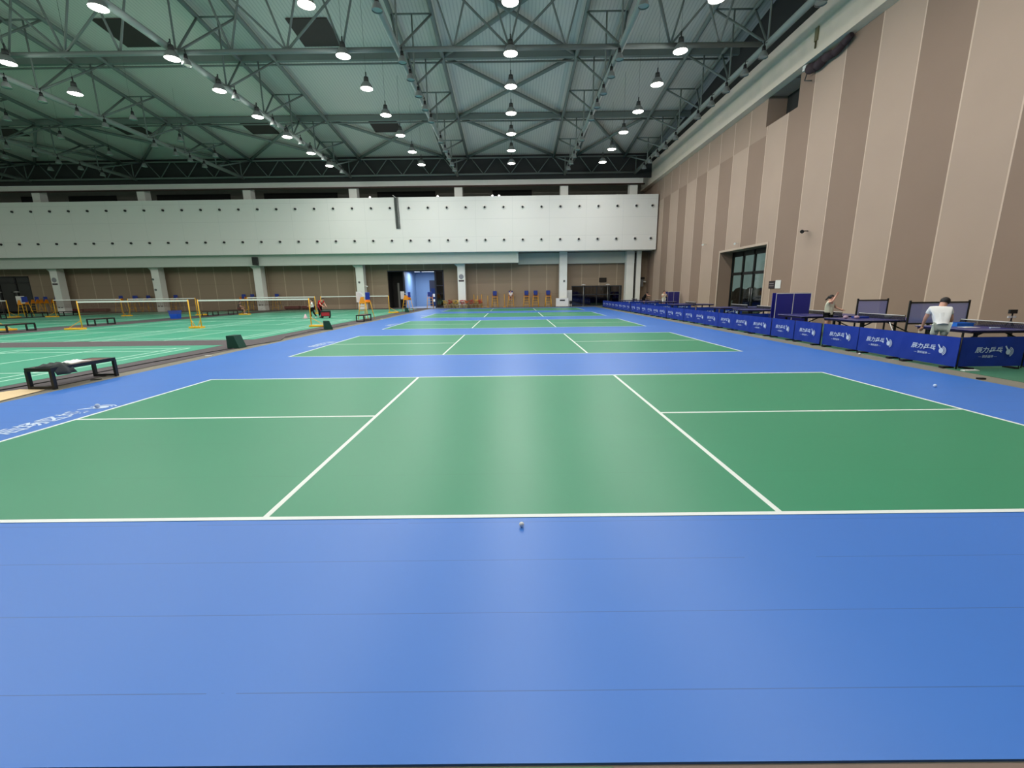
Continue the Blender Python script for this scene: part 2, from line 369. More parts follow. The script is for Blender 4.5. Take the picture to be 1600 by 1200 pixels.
# glass doors on the right of the back wall
t = thing('door_3', 'row of dark glass doors at the right of the back wall', 'door', (0, WY, 0)); t['kind'] = 'structure'
fr = MB()
xs = [RX0+.0, RX0+1.45, RX0+2.9, RX0+4.35, RX1-.05]
for x in xs: fr.box(x, .02, 0, x+.09, .14, RZ)
fr.box(RX0, .02, RZ-.1, RX1, .14, RZ).box(RX0, .02, 1.25, RX1, .14, 1.35).box(RX0, .02, 0, RX1, .14, .08)
fr.build('door_frame', mat('slate_frame', (42, 48, 58), .5), t)
for i in range(4): MB().box(xs[i]+.09, .07, .08, xs[i+1], .09, RZ-.1).build('glass_pane', GLASSD, t)
struct('wall_lobby_east', MB().box(RX0-1, 57, 0, RX1+2, 57.2, 3), mat('east_lobby', (70, 78, 100), .7))
struct('trim_11', MB().box(RX0-.5, WY+.3, 2.6, RX1+.5, 57, 2.7), DARK)
struct('trim_12', MB().box(RX0-.7, WY+.3, 0, RX0-.5, 57, 2.7).box(RX1+.5, WY+.3, 0, RX1+.7, 57, 2.7), DARK)
# dark glass bay far left
t = thing('door_4', 'large dark glass doors at the far left of the back wall', 'door', (0, WY, 0)); t['kind'] = 'structure'
fr = MB()
for x in (-64, -62, -60, -58, -56.35): fr.box(x, .02, 0, x+.13, .2, EZ)
fr.box(-64, .02, EZ-.2, EX1, .2, EZ).box(-64, .02, 3.4, EX1, .2, 3.5); fr.build('door_frame', mat('charcoal_frame', (36, 38, 42), .5), t)
for x in (-64, -62, -60, -58): MB().box(x+.13, .08, 0, min(x+2, -56.35), .1, EZ-.2).build('glass_pane', GLASSD, t)
struct('wall_lobby_west', MB().box(-66, 56, 0, -55, 56.2, 5).box(-55.2, WY+.3, 0, -55, 56, 5).box(-66, WY+.3, 4.4, -55, 56, 4.5), DARK)

# ------------------------------------------------------------------ roof steel
ST = [50.0-4.083*k for k in range(11)]
def roof_truss(x, label):
    t = thing('roof_truss', label, 'truss', (x, 50, 14.05), 0, 'long triangular roof trusses')
    def P(dx, y, z): return (dx, y-50, z-14.05)
    MB().tube(P(0, 50.3, 14.05), P(0, 9, 14.05), .17, 12).build('bottom_chord', CHORD, t)
    for s in (-1.2, 1.2): MB().tube(P(s, 50.3, zt(50.3)), P(s, 9, zt(9)), .14, 10).build('top_chord', TRUSS, t)
    for k, y in enumerate(ST):
        MB().tube(P(-1.2, y, zt(y)), P(1.2, y, zt(y)), .05, 6).build('cross_strut', TRUSS, t)
        MB().tube(P(0, y, 14.05), P(0, y, zt(y)), .05, 6).build('post', TRUSS, t)
        if k < 10:
            y2 = ST[k+1]
            for s in (-1.2, 1.2):
                MB().tube(P(0, y2, 14.05), P(s, y, zt(y)), .065, 6).build('web_brace', TRUSS, t)
    return t
nm = ['far left roof truss, sixth from the striped wall', 'roof truss fifth from the striped wall over the badminton mats', 'roof truss fourth from the striped wall over the badminton mats',
      'roof truss third from the striped wall, with lit lamps along it', 'roof truss left of the court centre, above the umpire chairs', 'roof truss right of the court centre', 'roof truss nearest the striped wall']
for x, n in zip(GX, nm): roof_truss(x, 'grey-green triangular '+n)
def cross_truss():
    t = thing('cross_truss', 'grey-green transverse truss crossing the whole roof in front', 'truss', (0, 25.5, 14.05))
    zz = zt(25.5)-14.05
    MB().tube((-65.9, 0, 0), (12.9, 0, 0), .12, 10).build('bottom_chord', TRUSS, t)
    MB().tube((-65.9, 0, zz), (14.8, 0, zz), .1, 8).build('top_chord', TRUSS, t)
    nodes = []
    for a, b in zip(GX, GX[1:]):
        n = 4 if b-a > 9 else 3
        for k in range(1, n):
            x = a+(b-a)*k/n
            MB().tube((x, 0, 0), (x-1.45, 0, zz), .055, 6).build('web_brace', TRUSS, t)
            MB().tube((x, 0, 0), (x+1.2, 0, zz), .055, 6).build('web_brace', TRUSS, t)
            if k == n//2:
                MB().tube((x, 0, 0), (a+1.2, 0, zz), .06, 6).build('web_brace', TRUSS, t)
                MB().tube((x, 0, 0), (b-1.2, 0, zz), .06, 6).build('web_brace', TRUSS, t)
cross_truss()
t = thing('end_truss', 'dark transverse truss with V braces at the far end above the fascia', 'truss', (0, 50, 14.05))
MB().tube((-65.9, .05, 0), (13.2, .05, 0), .1, 8).build('bottom_chord', TRUSS, t)
MB().tube((-65.9, .05, 1.6), (13.2, .05, 1.6), .08, 8).build('top_chord', TRUSS, t)
x = -63.3
while x < 12.5:
    MB().tube((x, .05, 0), (x-1.3, .05, 1.6), .045, 6).build('web_brace', TRUSS, t)
    MB().tube((x, .05, 0), (x+1.3, .05, 1.6), .045, 6).build('web_brace', TRUSS, t)
    x += 2.875
for i, y in enumerate((33.67, 41.83)):
    mb = MB().box(-66, y-.13, zt(y)-.05, WX, y+.13, zt(y)+.36).tube((-66, y+.35, zt(y)-.1), (15, y+.35, zt(y)-.1), .06, 6)
    tag(mb.build('roof_purlin', TRUSS), 'grey steel beam across the roof, the '+('nearer' if i == 0 else 'farther')+' of two', 'beam', 'transverse roof beams')
# diagonal roof bracing
def xbrace(xa, xb, ya, yb, label):
    t = thing('roof_bracing', label, 'bracing', (xa, ya, zt(ya)), 0, 'X-shaped roof bracings')
    xm, ym = (xb-xa)/2, (yb-ya)/2
    def Q(u, v): return (u, v, zt(ya+v)-zt(ya)+.12)
    for p, q in (((0, 0), (xb-xa, yb-ya)), ((xb-xa, 0), (0, yb-ya))):
        MB().tube(Q(*p), Q(*q), .13, 8).build('diagonal', TRUSS, t)
bays = [(9.17, 17.33), (17.33, 25.5), (25.5, 33.67), (33.67, 41.83), (41.83, 50)]
bn = ['behind the transverse truss overhead', 'just before the transverse truss', 'just beyond the transverse truss', 'between the two roof beams', 'at the far end of the roof']
for (a, b), n in zip(bays, bn): xbrace(-4.55, 4.55, a, b, 'X-shaped tube bracing over the court centre '+n)
for i, n in ((0, 'far left bay'), (1, 'third bay left of centre'), (2, 'second bay left of centre'), (3, 'bay left of the centre bay'), (5, 'bay beside the striped wall')):
    xbrace(GX[i]+1.2, GX[i+1]-1.2, 41.83, 50, 'X-shaped tube bracing at the far end, '+n)
for k, (x, y, n) in enumerate(((-12.3, 31.6, 'nearer hatch left of the court centre'), (-11.4, 43.6, 'farther hatch left of the court centre'), (-22.9, 43.6, 'farther hatch over the badminton mats'),
                               (-23.9, 31.4, 'nearer hatch over the badminton mats'), (-34.6, 43.4, 'farther hatch at the left'), (-46.2, 43.4, 'farther hatch at the far left'), (-35.3, 31.4, 'nearer hatch at the far left'))):
    mb = MB(); mb.prism([(-1.25, -1.25, .32+.134), (1.25, -1.25, .32+.134), (1.25, 1.25, .32-.134), (-1.25, 1.25, .32-.134)], (0, 0, .05))
    o = mb.build('roof_hatch', mat('brown_black_panel', (52, 44, 42), .7), None, (x, y, zt(y))); tag(o, 'dark square roof opening, '+n, 'roof hatch', 'dark roof hatches')

# ------------------------------------------------------------------ lamps
def lamp(lit):
    t = thing('high_bay_lamp', '', 'lamp')
    MB().tube((0, 0, .42), (0, 0, .72), .03, 6).tube((0, 0, .2), (0, 0, .46), .13, 12, .1).build('housing', BLACKP if not lit else STEELD, t)
    MB().lathe([(.1, .22), (.16, .18), (.24, .05), (.29, -.12), (.30, -.16), (.28, -.13), (.22, .05), (.1, .2)], n=18).build('reflector', GLASSR, t)
    if lit:
        MB().lathe([(.285, -.14), (.26, -.16), (.12, -.175), (0.001, -.18)], n=18).build('lens', BULB, t)
        l = bpy.data.lights.new('lamp_light', 'AREA'); l.shape = 'DISK'; l.size = .56; l.energy = LAMP_W; l.color = (1, .975, .93)
        lo = bpy.data.objects.new('lamp_light', l); C.objects.link(lo); lo.parent = t; lo.location = (0, 0, -.2)
        l = bpy.data.lights.new('bell_light', 'POINT'); l.energy = LAMP_UP; l.shadow_soft_size = .2; l.color = (1, .98, .95)
        lo = bpy.data.objects.new('bell_light', l); C.objects.link(lo); lo.parent = t; lo.location = (0, 0, -.45)
    else:
        MB().lathe([(.27, -.1), (.15, -.09), (0.001, -.09)], n=18).build('lens', mat('dead_lens', (190, 186, 176), .5), t)
    return t
lit0 = lamp(True); un0 = lamp(False); lit0.scale = (1.2, 1.2, 1); un0.scale = (.76, .76, .85)
used = {'lit': False, 'un': False}
PROTO = {'lit': lit0, 'un': un0}
CABLE = mat('thin_grey_cable', (90, 94, 92), .6)
def place_lamp(kind, x, y, z, label, group):
    top = zt(abs(y-8)+8)+.4-z if min(abs(x-g) for g in GX) > .9 else 0
    o = {'lit': lit0, 'un': un0}[kind]
    if used[kind]:
        o = copy_tree(PROTO[kind])
    used[kind] = True
    o.location = (x, y, z); o['label'] = label; o['group'] = group
    if top: MB().tube((0, 0, .7), (0, 0, top-.03), .007, 5).build('suspension_cable', CABLE, o)
    else:
        gx = min(GX, key=lambda g: abs(g-x))
        sx, sz = (1.2, 1) if kind == 'lit' else (.76, .85)
        MB().tube((0, 0, .62), ((gx-x)/sx, 0, (14.05-z)/sz), .025, 6).build('bracket_arm', CABLE, o)
YL = [44.0, 40.2, 36.2, 32.3, 28.4, 24.8, 20.8, 16.8, 12.8, 8.8, 4.8, .8]
rows = [(0.05, 'centre row'), (-8.35, 'row left of centre'), (-16.95, 'badminton truss row'), (8.55, 'row right of centre')]
for x, n in rows:
    for k, y in enumerate(YL):
        place_lamp('lit', x, y, 13.6, 'lit round white ceiling lamp, %s from the far end in the %s' % (nth(k), n), 'lit lamps, '+n)
for k, y in enumerate((28.5, 25.0, 20.8, 16.8, 12.8, 8.8, 4.8, .8)):
    place_lamp('lit', -25.5, y, 13.6, 'lit white round lamp, %s from the far end in the leftmost lit row' % nth(k), 'lit lamps, leftmost row')
YU = [45.85, 43.95, 41.9, 39.8, 37.5, 33.3, 31.2, 29.2, 27.1, 25.25, 21.0, 18.9, 16.9]
for x, n in ((-5.5, 'truss left of centre'), (5.6, 'truss right of centre'), (12.95, 'truss by the striped wall')):
    for k, y in enumerate(YU):
        place_lamp('un', x, y, 13.45, 'unlit bell lamp, %s from the far end, under the %s' % (nth(k), n), 'unlit lamps, '+n)
for k, y in enumerate((45.6, 41.4, 37.25, 33.2, 29.0, 25.0)):
    place_lamp('un', -16.4, y, 13.35, 'unlit white-capped lamp among lit ones, %s from far end, badminton truss' % nth(k), 'unlit lamps among the lit badminton row')
for x, n in ((-34.2, 'first'), (-42.8, 'second'), (-51.4, 'third'), (-60.0, 'fourth')):  # unseen lamps added to brighten the left side and the fascia there
    for k, y in enumerate((20.8, 16.8, 12.8, 8.8, 4.8, .8)):
        place_lamp('lit', x, y, 13.6, 'added unseen lamp above the near badminton mats, %s row further left, %s from its end' % (n, nth(k)), 'added unseen lamps above the near left')
for x, ys, n in ((-28.1, (43.2, 41.4, 39.7, 37.5, 33.25, 31.3, 29.1, 27.2), 'fourth truss from the striped wall'), (-25.1, (40.2, 36.2, 32.0), 'leftmost partly lit row'),
                 (-33.3, (42.8, 39.3, 35.3, 31.8), 'bay left of the fourth truss'), (-39.7, (45.6, 43.4, 41.4, 39.4, 37.4, 35.4, 33.2), 'fifth truss from the striped wall'), (-42.6, (43.5, 39.8, 36.0), 'bay left of the fifth truss')):
    for k, y in enumerate(ys):
        place_lamp('un', x, y, 13.4, 'small unlit lamp, %s from the far end, %s' % (nth(k), n), 'unlit lamps, '+n)

# ------------------------------------------------------------------ floors, courts
mb = MB(); mb.box(-9.05, 1.365, -.012, 9.12, 49.3, 0)
tag(mb.build('sports_mat', BLUE), 'large blue sports flooring around the green pickleball courts', 'sports floor')
mb = MB(); mb.box(-9.5, -6, -.012, -.245, 1.355, -.006).box(.375, -6, -.012, 9.5, 1.355, -.006); mb.cur = 1; mb.box(-.24, -6, -.012, .37, 1.355, -.006)
tag(mb.build('floor_tiles', [TAN, mat('green_tile', (98, 128, 88), .6, var=.1, vscale=8)]), 'brown and green floor tiles at the front edge of the blue flooring', 'floor tiles')
mb = MB(); mb.box(9.75, -6, -.012, WX, 50.45, -.002)
tag(mb.build('table_tennis_mat', TGREEN), 'dull green mat under the table tennis tables', 'mat')
CX = .057
def text_mesh(body, size, italic=0):
    cu = bpy.data.curves.new('t', 'FONT'); cu.body = body; cu.size = size; cu.align_x = 'CENTER'; cu.align_y = 'CENTER'; cu.offset = size*.018
    cu.shear = italic; cu.resolution_u = 2
    o = bpy.data.objects.new('t', cu); C.objects.link(o); dg = bpy.context.evaluated_depsgraph_get()
    me = bpy.data.meshes.new_from_object(o.evaluated_get(dg)); bpy.data.objects.remove(o); bpy.data.curves.remove(cu); return me
def add_mesh(mb, me, M):
    b = len(mb.v); mb.v += [tuple(M@v.co) for v in me.vertices]
    for p in me.polygons: mb.face([b+i for i in p.vertices])
T_MAIN = text_mesh('辰力乒乓', 1.0, .15); T_SUB = text_mesh('— 快乐运动 —', 1.0, .15); T_FLOOR = text_mesh('后场区域', 1.0)
def emblem(mb, M):                       # paddle with swooshes
    n = 16
    def T(x, y): return M@Vector((x, y, 0))
    c = (.05, -.1)
    mb.poly([T(c[0]+.27*math.cos(2*PI*k/n), c[1]+.3*math.sin(2*PI*k/n)) for k in range(n)])
    mb.poly([T(-.15, .12), T(-.42, .52), T(-.3, .6), T(-.02, .22)])
    for r in (.42, .56):
        pts = [T(c[0]+r*math.cos(a), c[1]+r*math.sin(a)) for a in [math.radians(-65+k*13) for k in range(12)]]
        pin = [T(c[0]+(r-.07)*math.cos(a), c[1]+(r-.07)*math.sin(a)) for a in [math.radians(-65+k*13) for k in range(12)]]
        for i in range(11): mb.poly([pts[i], pts[i+1], pin[i+1], pin[i]])
courts = ['nearest the camera', 'second from the camera', 'third from the camera', 'fourth from the camera', 'farthest, by the back wall']
for k in range(5):
    y0 = 3.267+9.45*k; y1 = y0+6.1; e, n_, w = 6.705, 2.135, .05
    t = thing('pickleball_court', 'green pickleball court with white lines on the blue floor, '+courts[k], 'court', (CX, y0, 0), 0, 'green pickleball courts')
    MB().box(-e, 0, 0, e, 6.1, .002).build('playing_surface', GREEN, t, (0, 0, 0))
    mb = MB(); z0, z1 = .002, .004
    mb.box(-e, 0, z0, e, w, z1).box(-e, 6.1-w, z0, e, 6.1, z1).box(-e, w, z0, -e+w, 6.1-w, z1).box(e-w, w, z0, e, 6.1-w, z1)
    mb.box(-n_-w/2, w, z0, -n_+w/2, 6.1-w, z1).box(n_-w/2, w, z0, n_+w/2, 6.1-w, z1)
    mb.box(-e+w, 3.05-w/2, z0, -n_-w/2, 3.05+w/2, z1).box(n_+w/2, 3.05-w/2, z0, e-w, 3.05+w/2, z1)
    mb.build('court_lines', LINE, t)
    # white floor lettering beside the court, read from the left
    mb = MB(); M = Matrix.Translation((-6.98, y0+2.85, .003)) @ Matrix.Rotation(-PI/2, 4, 'Z') @ Matrix.Diagonal((.33, .33, 1, 1))
    M = Matrix.Translation((-7.0, y0+2.95, .003)) @ Matrix.Rotation(PI/2, 4, 'Z') @ Matrix.Diagonal((.3, .36, 1, 1))
    add_mesh(mb, T_FLOOR, M)
    M2 = Matrix.Translation((-6.95, y0+3.75, .003)) @ Matrix.Rotation(PI/2, 4, 'Z') @ Matrix.Diagonal((.32, .4, 1, 1)); emblem(mb, M2)
    tag(mb.build('floor_lettering', PRINT), 'white floor lettering on the blue floor left of the court '+courts[k], 'lettering', 'white floor letterings')

# badminton mats (blocks of courts, separated by grey strips)
blocks = [(-25.3, -10.68, [-14.35, -21.05], 'beside the blue floor'), (-42.9, -28.3, [-31.95, -38.75], 'in the second block'), (-60.5, -45.6, [-49.2, -56.0], 'farthest left')]
ranges = [(1.3, 16.0, 8.5, 'nearest row'), (17.95, 32.55, 24.5, 'middle row'), (32.72, 49.4, 40.3, 'back row')]
for bx0, bx1, cxs, bnm in blocks:
    for ry0, ry1, cy, rn in ranges:
        t = thing('badminton_mat', 'emerald green badminton mat, %s, %s' % (rn, bnm), 'mat', ((bx0+bx1)/2, cy, 0), 0, 'green badminton mats')
        ox, oy = (bx0+bx1)/2, cy
        MB().box(bx0-ox, ry0-oy, -.004, bx1-ox, ry1-oy, .004).build('playing_surface', BGREEN, t)
        for cx in cxs:
            mb = MB(); a = cx-ox; w = .06; z0, z1 = .004, .006; HL = 6.7; HW = 3.05
            for xx in (-HW, -2.59, 2.59-w, HW-w): mb.box(a+xx, -HL, z0, a+xx+w, HL, z1)
            for yy in (-HL, -5.94, -1.98, 1.98-w, 5.94-w, HL-w): mb.box(a-HW, yy, z0, a+HW, yy+w, z1+.0005)
            mb.box(a-w/2, -HL, z0, a+w/2, -1.98, z1).box(a-w/2, 1.98, z0, a+w/2, HL, z1)
            mb.build('court_lines', BLINE, t)
# badminton nets
def net_post(x, y, side, label):
    t = thing('net_post', label, 'net post', (x, y, .004), 0, 'yellow badminton net posts')
    bx = (0, .8*side)
    b = MB().box(min(bx)-.06, -.2, 0, max(bx)+.06, .2, .1); bevel(b.build('base', YEL, t), .02)
    MB().tube((0, 0, .1), (0, 0, 1.57), .03, 8).build('pole', YEL, t)
    MB().tube((side*.75, 0, .1), (0, 0, .5), .015, 6).build('brace', YEL, t)
def net(cx, y, label):
    t = thing('badminton_net', label, 'net', (cx, y, .8), 0, 'badminton nets')
    MB().box(-3.05, -.004, 0, 3.05, .004, .70).build('net_mesh', NETM, t)
    MB().box(-3.05, -.012, .68, 3.05, .012, .76).build('tape', WHITE, t)
for y, rn in ((8.5, 'nearest row'), (24.5, 'middle row'), (40.3, 'back row')):
    for bx0, bx1, cxs, bnm in blocks:
        for j, cx in enumerate(cxs):
            if y == 8.5: continue
            if cx < -50 and y < 30: continue
            side = 'right' if j == 0 else 'left'
            net(cx, y, 'badminton net with white tape, %s, %s one of the mat %s' % (rn, side, bnm))
            net_post(cx+3.08, y, 1 if j == 0 else .25, 'yellow net post, right end of %s %s net, mat %s' % (rn, side, bnm))
            net_post(cx-3.08, y, -1 if j == 1 else -.25, 'yellow net post, left end of %s %s net, mat %s' % (rn, side, bnm))

# ------------------------------------------------------------------ benches
def bench():
    t = thing('bench', '', 'bench')
    bevel(MB().box(-.24, -.74, .41, .24, .74, .45).build('seat_plank', WOODP, t), .005)
    f = MB(); f.box(-.27, -.78, .38, .27, -.72, .455).box(-.27, .72, .38, .27, .78, .455).box(-.29, -.78, .38, -.24, .78, .455).box(.24, -.78, .38, .29, .78, .455); f.build('seat_frame', BLACK, t)
    for sy in (-1, 1):
        for sx in (-1, 1): MB().box(sx*.265-.03, sy*.75-.035, 0, sx*.265+.03, sy*.75+.035, .40).build('leg', BLACK, t)
        MB().box(-.235, sy*.75-.03, .01, .235, sy*.75+.03, .06).build('foot_bar', BLACK, t)
    return t
b0 = bench(); b0.scale = (.92, .93, .95); b0.location = (-9.5, 9.27, -.002); b0['label'] = 'long black bench nearest the camera with clothes on it'; b0['group'] = 'black benches'
for x, y, l in ((-26.75, 28.5, 'black bench on the grey walkway between badminton mats, the second from the left'), (-26.9, 23.7, 'black bench on the grey walkway cut by the left edge of the photo'),
                (-9.86, 29.1, 'small black bench beside the umpire chair with the white board'), (-26.8, 39.0, 'black bench by the far grey walkway, left one of a pair'), (-26.3, 41.8, 'black bench by the far grey walkway, right one with a person on it'),
                (-44.4, 37.6, 'black bench far left under the umpire chair'), (-43.9, 40.6, 'black bench far left in front of the pale column'), (-43.6, 43.2, 'black bench far left, farthest of three')):
    dup(b0, (x, y, -.004), 0, l, 'black benches')
# things on the near bench
def cloth(name, cx, cy, z, w, d, h, m, label, cat, seed=1, drop=0):
    rnd = random.Random(seed); n = 12; mb = MB()
    for i in range(n+1):
        for j in range(n+1):
            u, v = i/n-.5, j/n-.5; e = max(0, 1-(2*abs(u))**3)*max(0, 1-(2*abs(v))**3)
            hh = h*e*(.45+.55*abs(math.sin(u*9+seed)*math.cos(v*11+seed*2)))+.004
            x = cx+u*w*(1+.15*math.sin(v*8+seed)); y = cy+v*d*(1+.1*math.sin(u*7+seed))
            mb.v.append((x, y, z+hh-(drop*max(0, (u-.28)/.22) if drop else 0)))
    for i in range(n):
        for j in range(n): a = i*(n+1)+j; mb.face([a, a+n+1, a+n+2, a+1], True)
    o = mb.build(name, m); md = o.modifiers.new('solid', 'SOLIDIFY'); md.thickness = .008; return tag(o, label, cat)
cloth('jacket', -9.4, 8.8, .432, .5, .42, .08, mat('dark_grey_cloth', (52, 58, 58), .85), 'dark grey jacket lying on the near end of the black bench', 'jacket', 2, .16)
cloth('towel', -9.5, 9.3, .432, .3, .4, .06, WCOT, 'crumpled white towel lying on the middle of the black bench', 'towel', 4)
mb = MB(); mb.prism([(-9.22, 7.5, -.002), (-10.05, 7.2, -.002), (-10.2, 8.1, -.002), (-9.95, 8.55, -.002), (-9.4, 8.5, -.002)], (0, 0, .006))
tag(mb.build('cardboard_sheet', mat('cream_cardboard', (232, 205, 160), .8, var=.1)), 'flat cream cardboard sheet on the floor beside the near bench', 'cardboard')
# cable along the kerb
mb = MB(); pts = [(-10.3, 8.2, .01), (-10.12, 10.0, .01), (-10.05, 12.0, .01), (-9.85, 13.8, .01), (-9.6, 15.5, .01), (-9.35, 16.6, .01), (-9.3, 17.4, .01), (-9.75, 18.6, .01), (-9.9, 21, .01), (-9.8, 26, .01)]
mb.path(pts, .012, 6); tag(mb.build('cable', BLACKP), 'thin black cable running along the grey strip beside the blue floor', 'cable')
# dark green wedges
def wedge(x, y, s, rz, label):
    mb = MB(); mb.prism([(-.2*s, -.22, 0), (.24*s, -.22, 0), (.08*s, -.22, .46*s), (-.2*s, -.22, .46*s)], (0, .44, 0))
    o = mb.build('foam_block', DGREEN, None, (x, y, -.002), rz); bevel(o, .01); tag(o, label, 'foam block', 'dark green blocks along the kerb')
wedge(-9.7, 15.2, .95, 0, 'dark green wedge-shaped block nearest the camera'); wedge(-9.6, 22.7, .95, .5, 'dark green block with a slanted side in the middle of the strip'); wedge(-9.9, 41.3, .9, .3, 'small dark green block farthest along the strip')

# ------------------------------------------------------------------ umpire chairs
def umpire_chair(board):
    t = thing('umpire_chair', '', 'umpire chair')
    for sx in (-1, 1):
        for sy in (-1, 1): MB().tube((sx*.36, sy*.42, 0), (sx*.27, sy*.22, 1.2), .025, 8).build('leg', YEL, t)
    for z in (.3, .6, .9):
        f = .42-.2*z/1.2; g = .36-.09*z/1.2
        MB().tube((-g, -f, z), (g, -f, z), .018, 6).build('rung', YEL, t)
    MB().box(-.28, -.26, 1.17, .28, .24, 1.22).build('seat', ORG, t)
    for sx in (-1, 1):
        mb = MB(); mb.prism([(sx*.29, -.3, 1.1), (sx*.29, .26, 1.1), (sx*.29, .12, 1.55), (sx*.29, -.12, 1.55)], (.02, 0, 0)); mb.build('side_panel', ORG, t)
    bevel(MB().box(-.23, .2, 1.35, .23, .26, 1.86).build('backrest', BLUP, t), .04)
    if board:
        sb = MB().box(-.55, -.66, 1.18, .1, -.64, 1.92).build('scoreboard', WHITE, t); MB().tube((-.2, -.64, 1.88), (-.2, .1, 1.5), .015, 6).build('board_arm', WHITE, sb)
    return t
u1 = umpire_chair(True); u2 = umpire_chair(False)
u1.location = (-10.35, 31.1, -.002); u1.rotation_euler.z = -PI/2-.35; u1['label'] = 'yellow umpire chair nearest the camera, with a white board and blue backrest'; u1['group'] = 'yellow umpire chairs'
for x, y, r, l in ((-10.2, 43.0, -PI/2-.3, 'yellow umpire chair at the left edge of the blue lobby doorway'), (-46.9, 42.4, -PI/2-.2, 'yellow umpire chair with a white board at the far left')):
    dup(u1, (x, y, .0045 if x < -20 else -.002), r, l)
u2.location = (-2.05, 51.5, -.01); u2['label'] = 'yellow umpire chair against the back wall, leftmost of five right of the flowers'; u2['group'] = 'yellow umpire chairs'
for x, y, r, l in ((-.2, 51.5, 0, 'umpire chair against the back wall with a person on it'), (1.62, 51.5, 0, 'umpire chair against the back wall, left one of the close pair with blue backs'),
                   (2.68, 51.5, 0, 'umpire chair against the back wall, right one of the close pair with blue backs'), (4.15, 51.5, 0, 'umpire chair against the back wall nearest the white cabinet'),
                   (-9.35, 50.2, .2, 'orange umpire chair standing in front of the blue doorway'),
                   (-44.9, 50.6, 0, 'umpire chair in the left bay, leftmost of its four'), (-44.0, 51.4, 0, 'umpire chair in the left bay, second of its four'), (-43.2, 50.6, 0, 'umpire chair in the left bay, third of its four'), (-42.4, 51.4, 0, 'umpire chair in the left bay, rightmost of its four'),
                   (-39.2, 51.4, 0, 'umpire chair just right of the second pale column'), (-31.2, 51.3, 0, 'umpire chair left of the third pale column, left of two'), (-30.2, 51.3, 0, 'umpire chair left of the third pale column, right of two'),
                   (-27.4, 51.4, 0, 'umpire chair just right of the third pale column'), (-55.0, 51.0, 0, 'umpire chair by the dark glass doors, leftmost of three'), (-54.0, 51.0, 0, 'umpire chair by the dark glass doors, middle of three'), (-53.1, 51.4, 0, 'umpire chair by the dark glass doors, rightmost of three')):
    dup(u2, (x, y, -.01), r, l)
# spare posts
for k, x in enumerate((-4.5, -4.05, -3.6, -2.9, -.95)):
    t = thing('spare_post', 'yellow spare pole standing against the back wall, %s from the left' % nth(k), 'pole', (x, 51.8, -.01), 0, 'spare yellow poles')
    MB().tube((0, 0, .04), (0, 0, 1.5-.15*(k % 2)), .03, 8).build('pole', YEL, t); MB().box(-.15, -.15, 0, .15, .15, .04).build('base', YEL, t)
# maroon benches by the wall
for k, (x0, x1, l) in enumerate(((-52.6, -50.2, 'left of the pair by the first pale column'), (-50.0, -47.4, 'right of the pair by the first pale column'), (-26.6, -24.9, 'right of the third pale column'), (-24.6, -23.2, 'left of the person in red'))):
    t = thing('padded_mat', 'low maroon padded block, '+l, 'padded block', ((x0+x1)/2, 51.68, -.01), 0, 'maroon padded blocks'); w = (x1-x0)/2
    bevel(MB().box(-w, -.3, .12, w, .3, .42).build('cushion', MAROON, t), .04)
    for s in (-1, 1): MB().box(s*(w-.15)-.04, -.22, 0, s*(w-.15)+.04, .22, .12).build('foot', BLACK, t)
# bin
mb = MB(); mb.prism([(-.26, -.22, 0), (.26, -.22, 0), (.26, .22, 0), (-.26, .22, 0)], (0, 0, .03))
t = thing('storage_bin', 'blue plastic bin on the grey walkway beside the badminton net', 'bin', (-27.0, 35.2, -.004))
mb = MB(); mb.v = [(-.26, -.22, 0), (.26, -.22, 0), (.26, .22, 0), (-.26, .22, 0), (-.34, -.28, .62), (.34, -.28, .62), (.34, .28, .62), (-.34, .28, .62), (-.31, -.25, .6), (.31, -.25, .6), (.31, .25, .6), (-.31, .25, .6), (-.24, -.2, .04), (.24, -.2, .04), (.24, .2, .04), (-.24, .2, .04)]
for q in ((0, 3, 2, 1), (0, 1, 5, 4), (1, 2, 6, 5), (2, 3, 7, 6), (3, 0, 4, 7), (12, 13, 14, 15), (8, 9, 13, 12), (9, 10, 14, 13), (10, 11, 15, 14), (11, 8, 12, 15), (4, 5, 9, 8), (5, 6, 10, 9), (6, 7, 11, 10), (7, 4, 8, 11)): mb.face(list(q))
mb.build('tub', mat('bright_blue_plastic', (20, 84, 200), .4), t); MB().box(-.36, -.3, .6, .36, -.27, .64).box(-.36, .27, .6, .36, .3, .64).build('rim', mat('rim_blue', (24, 76, 180), .4), t)
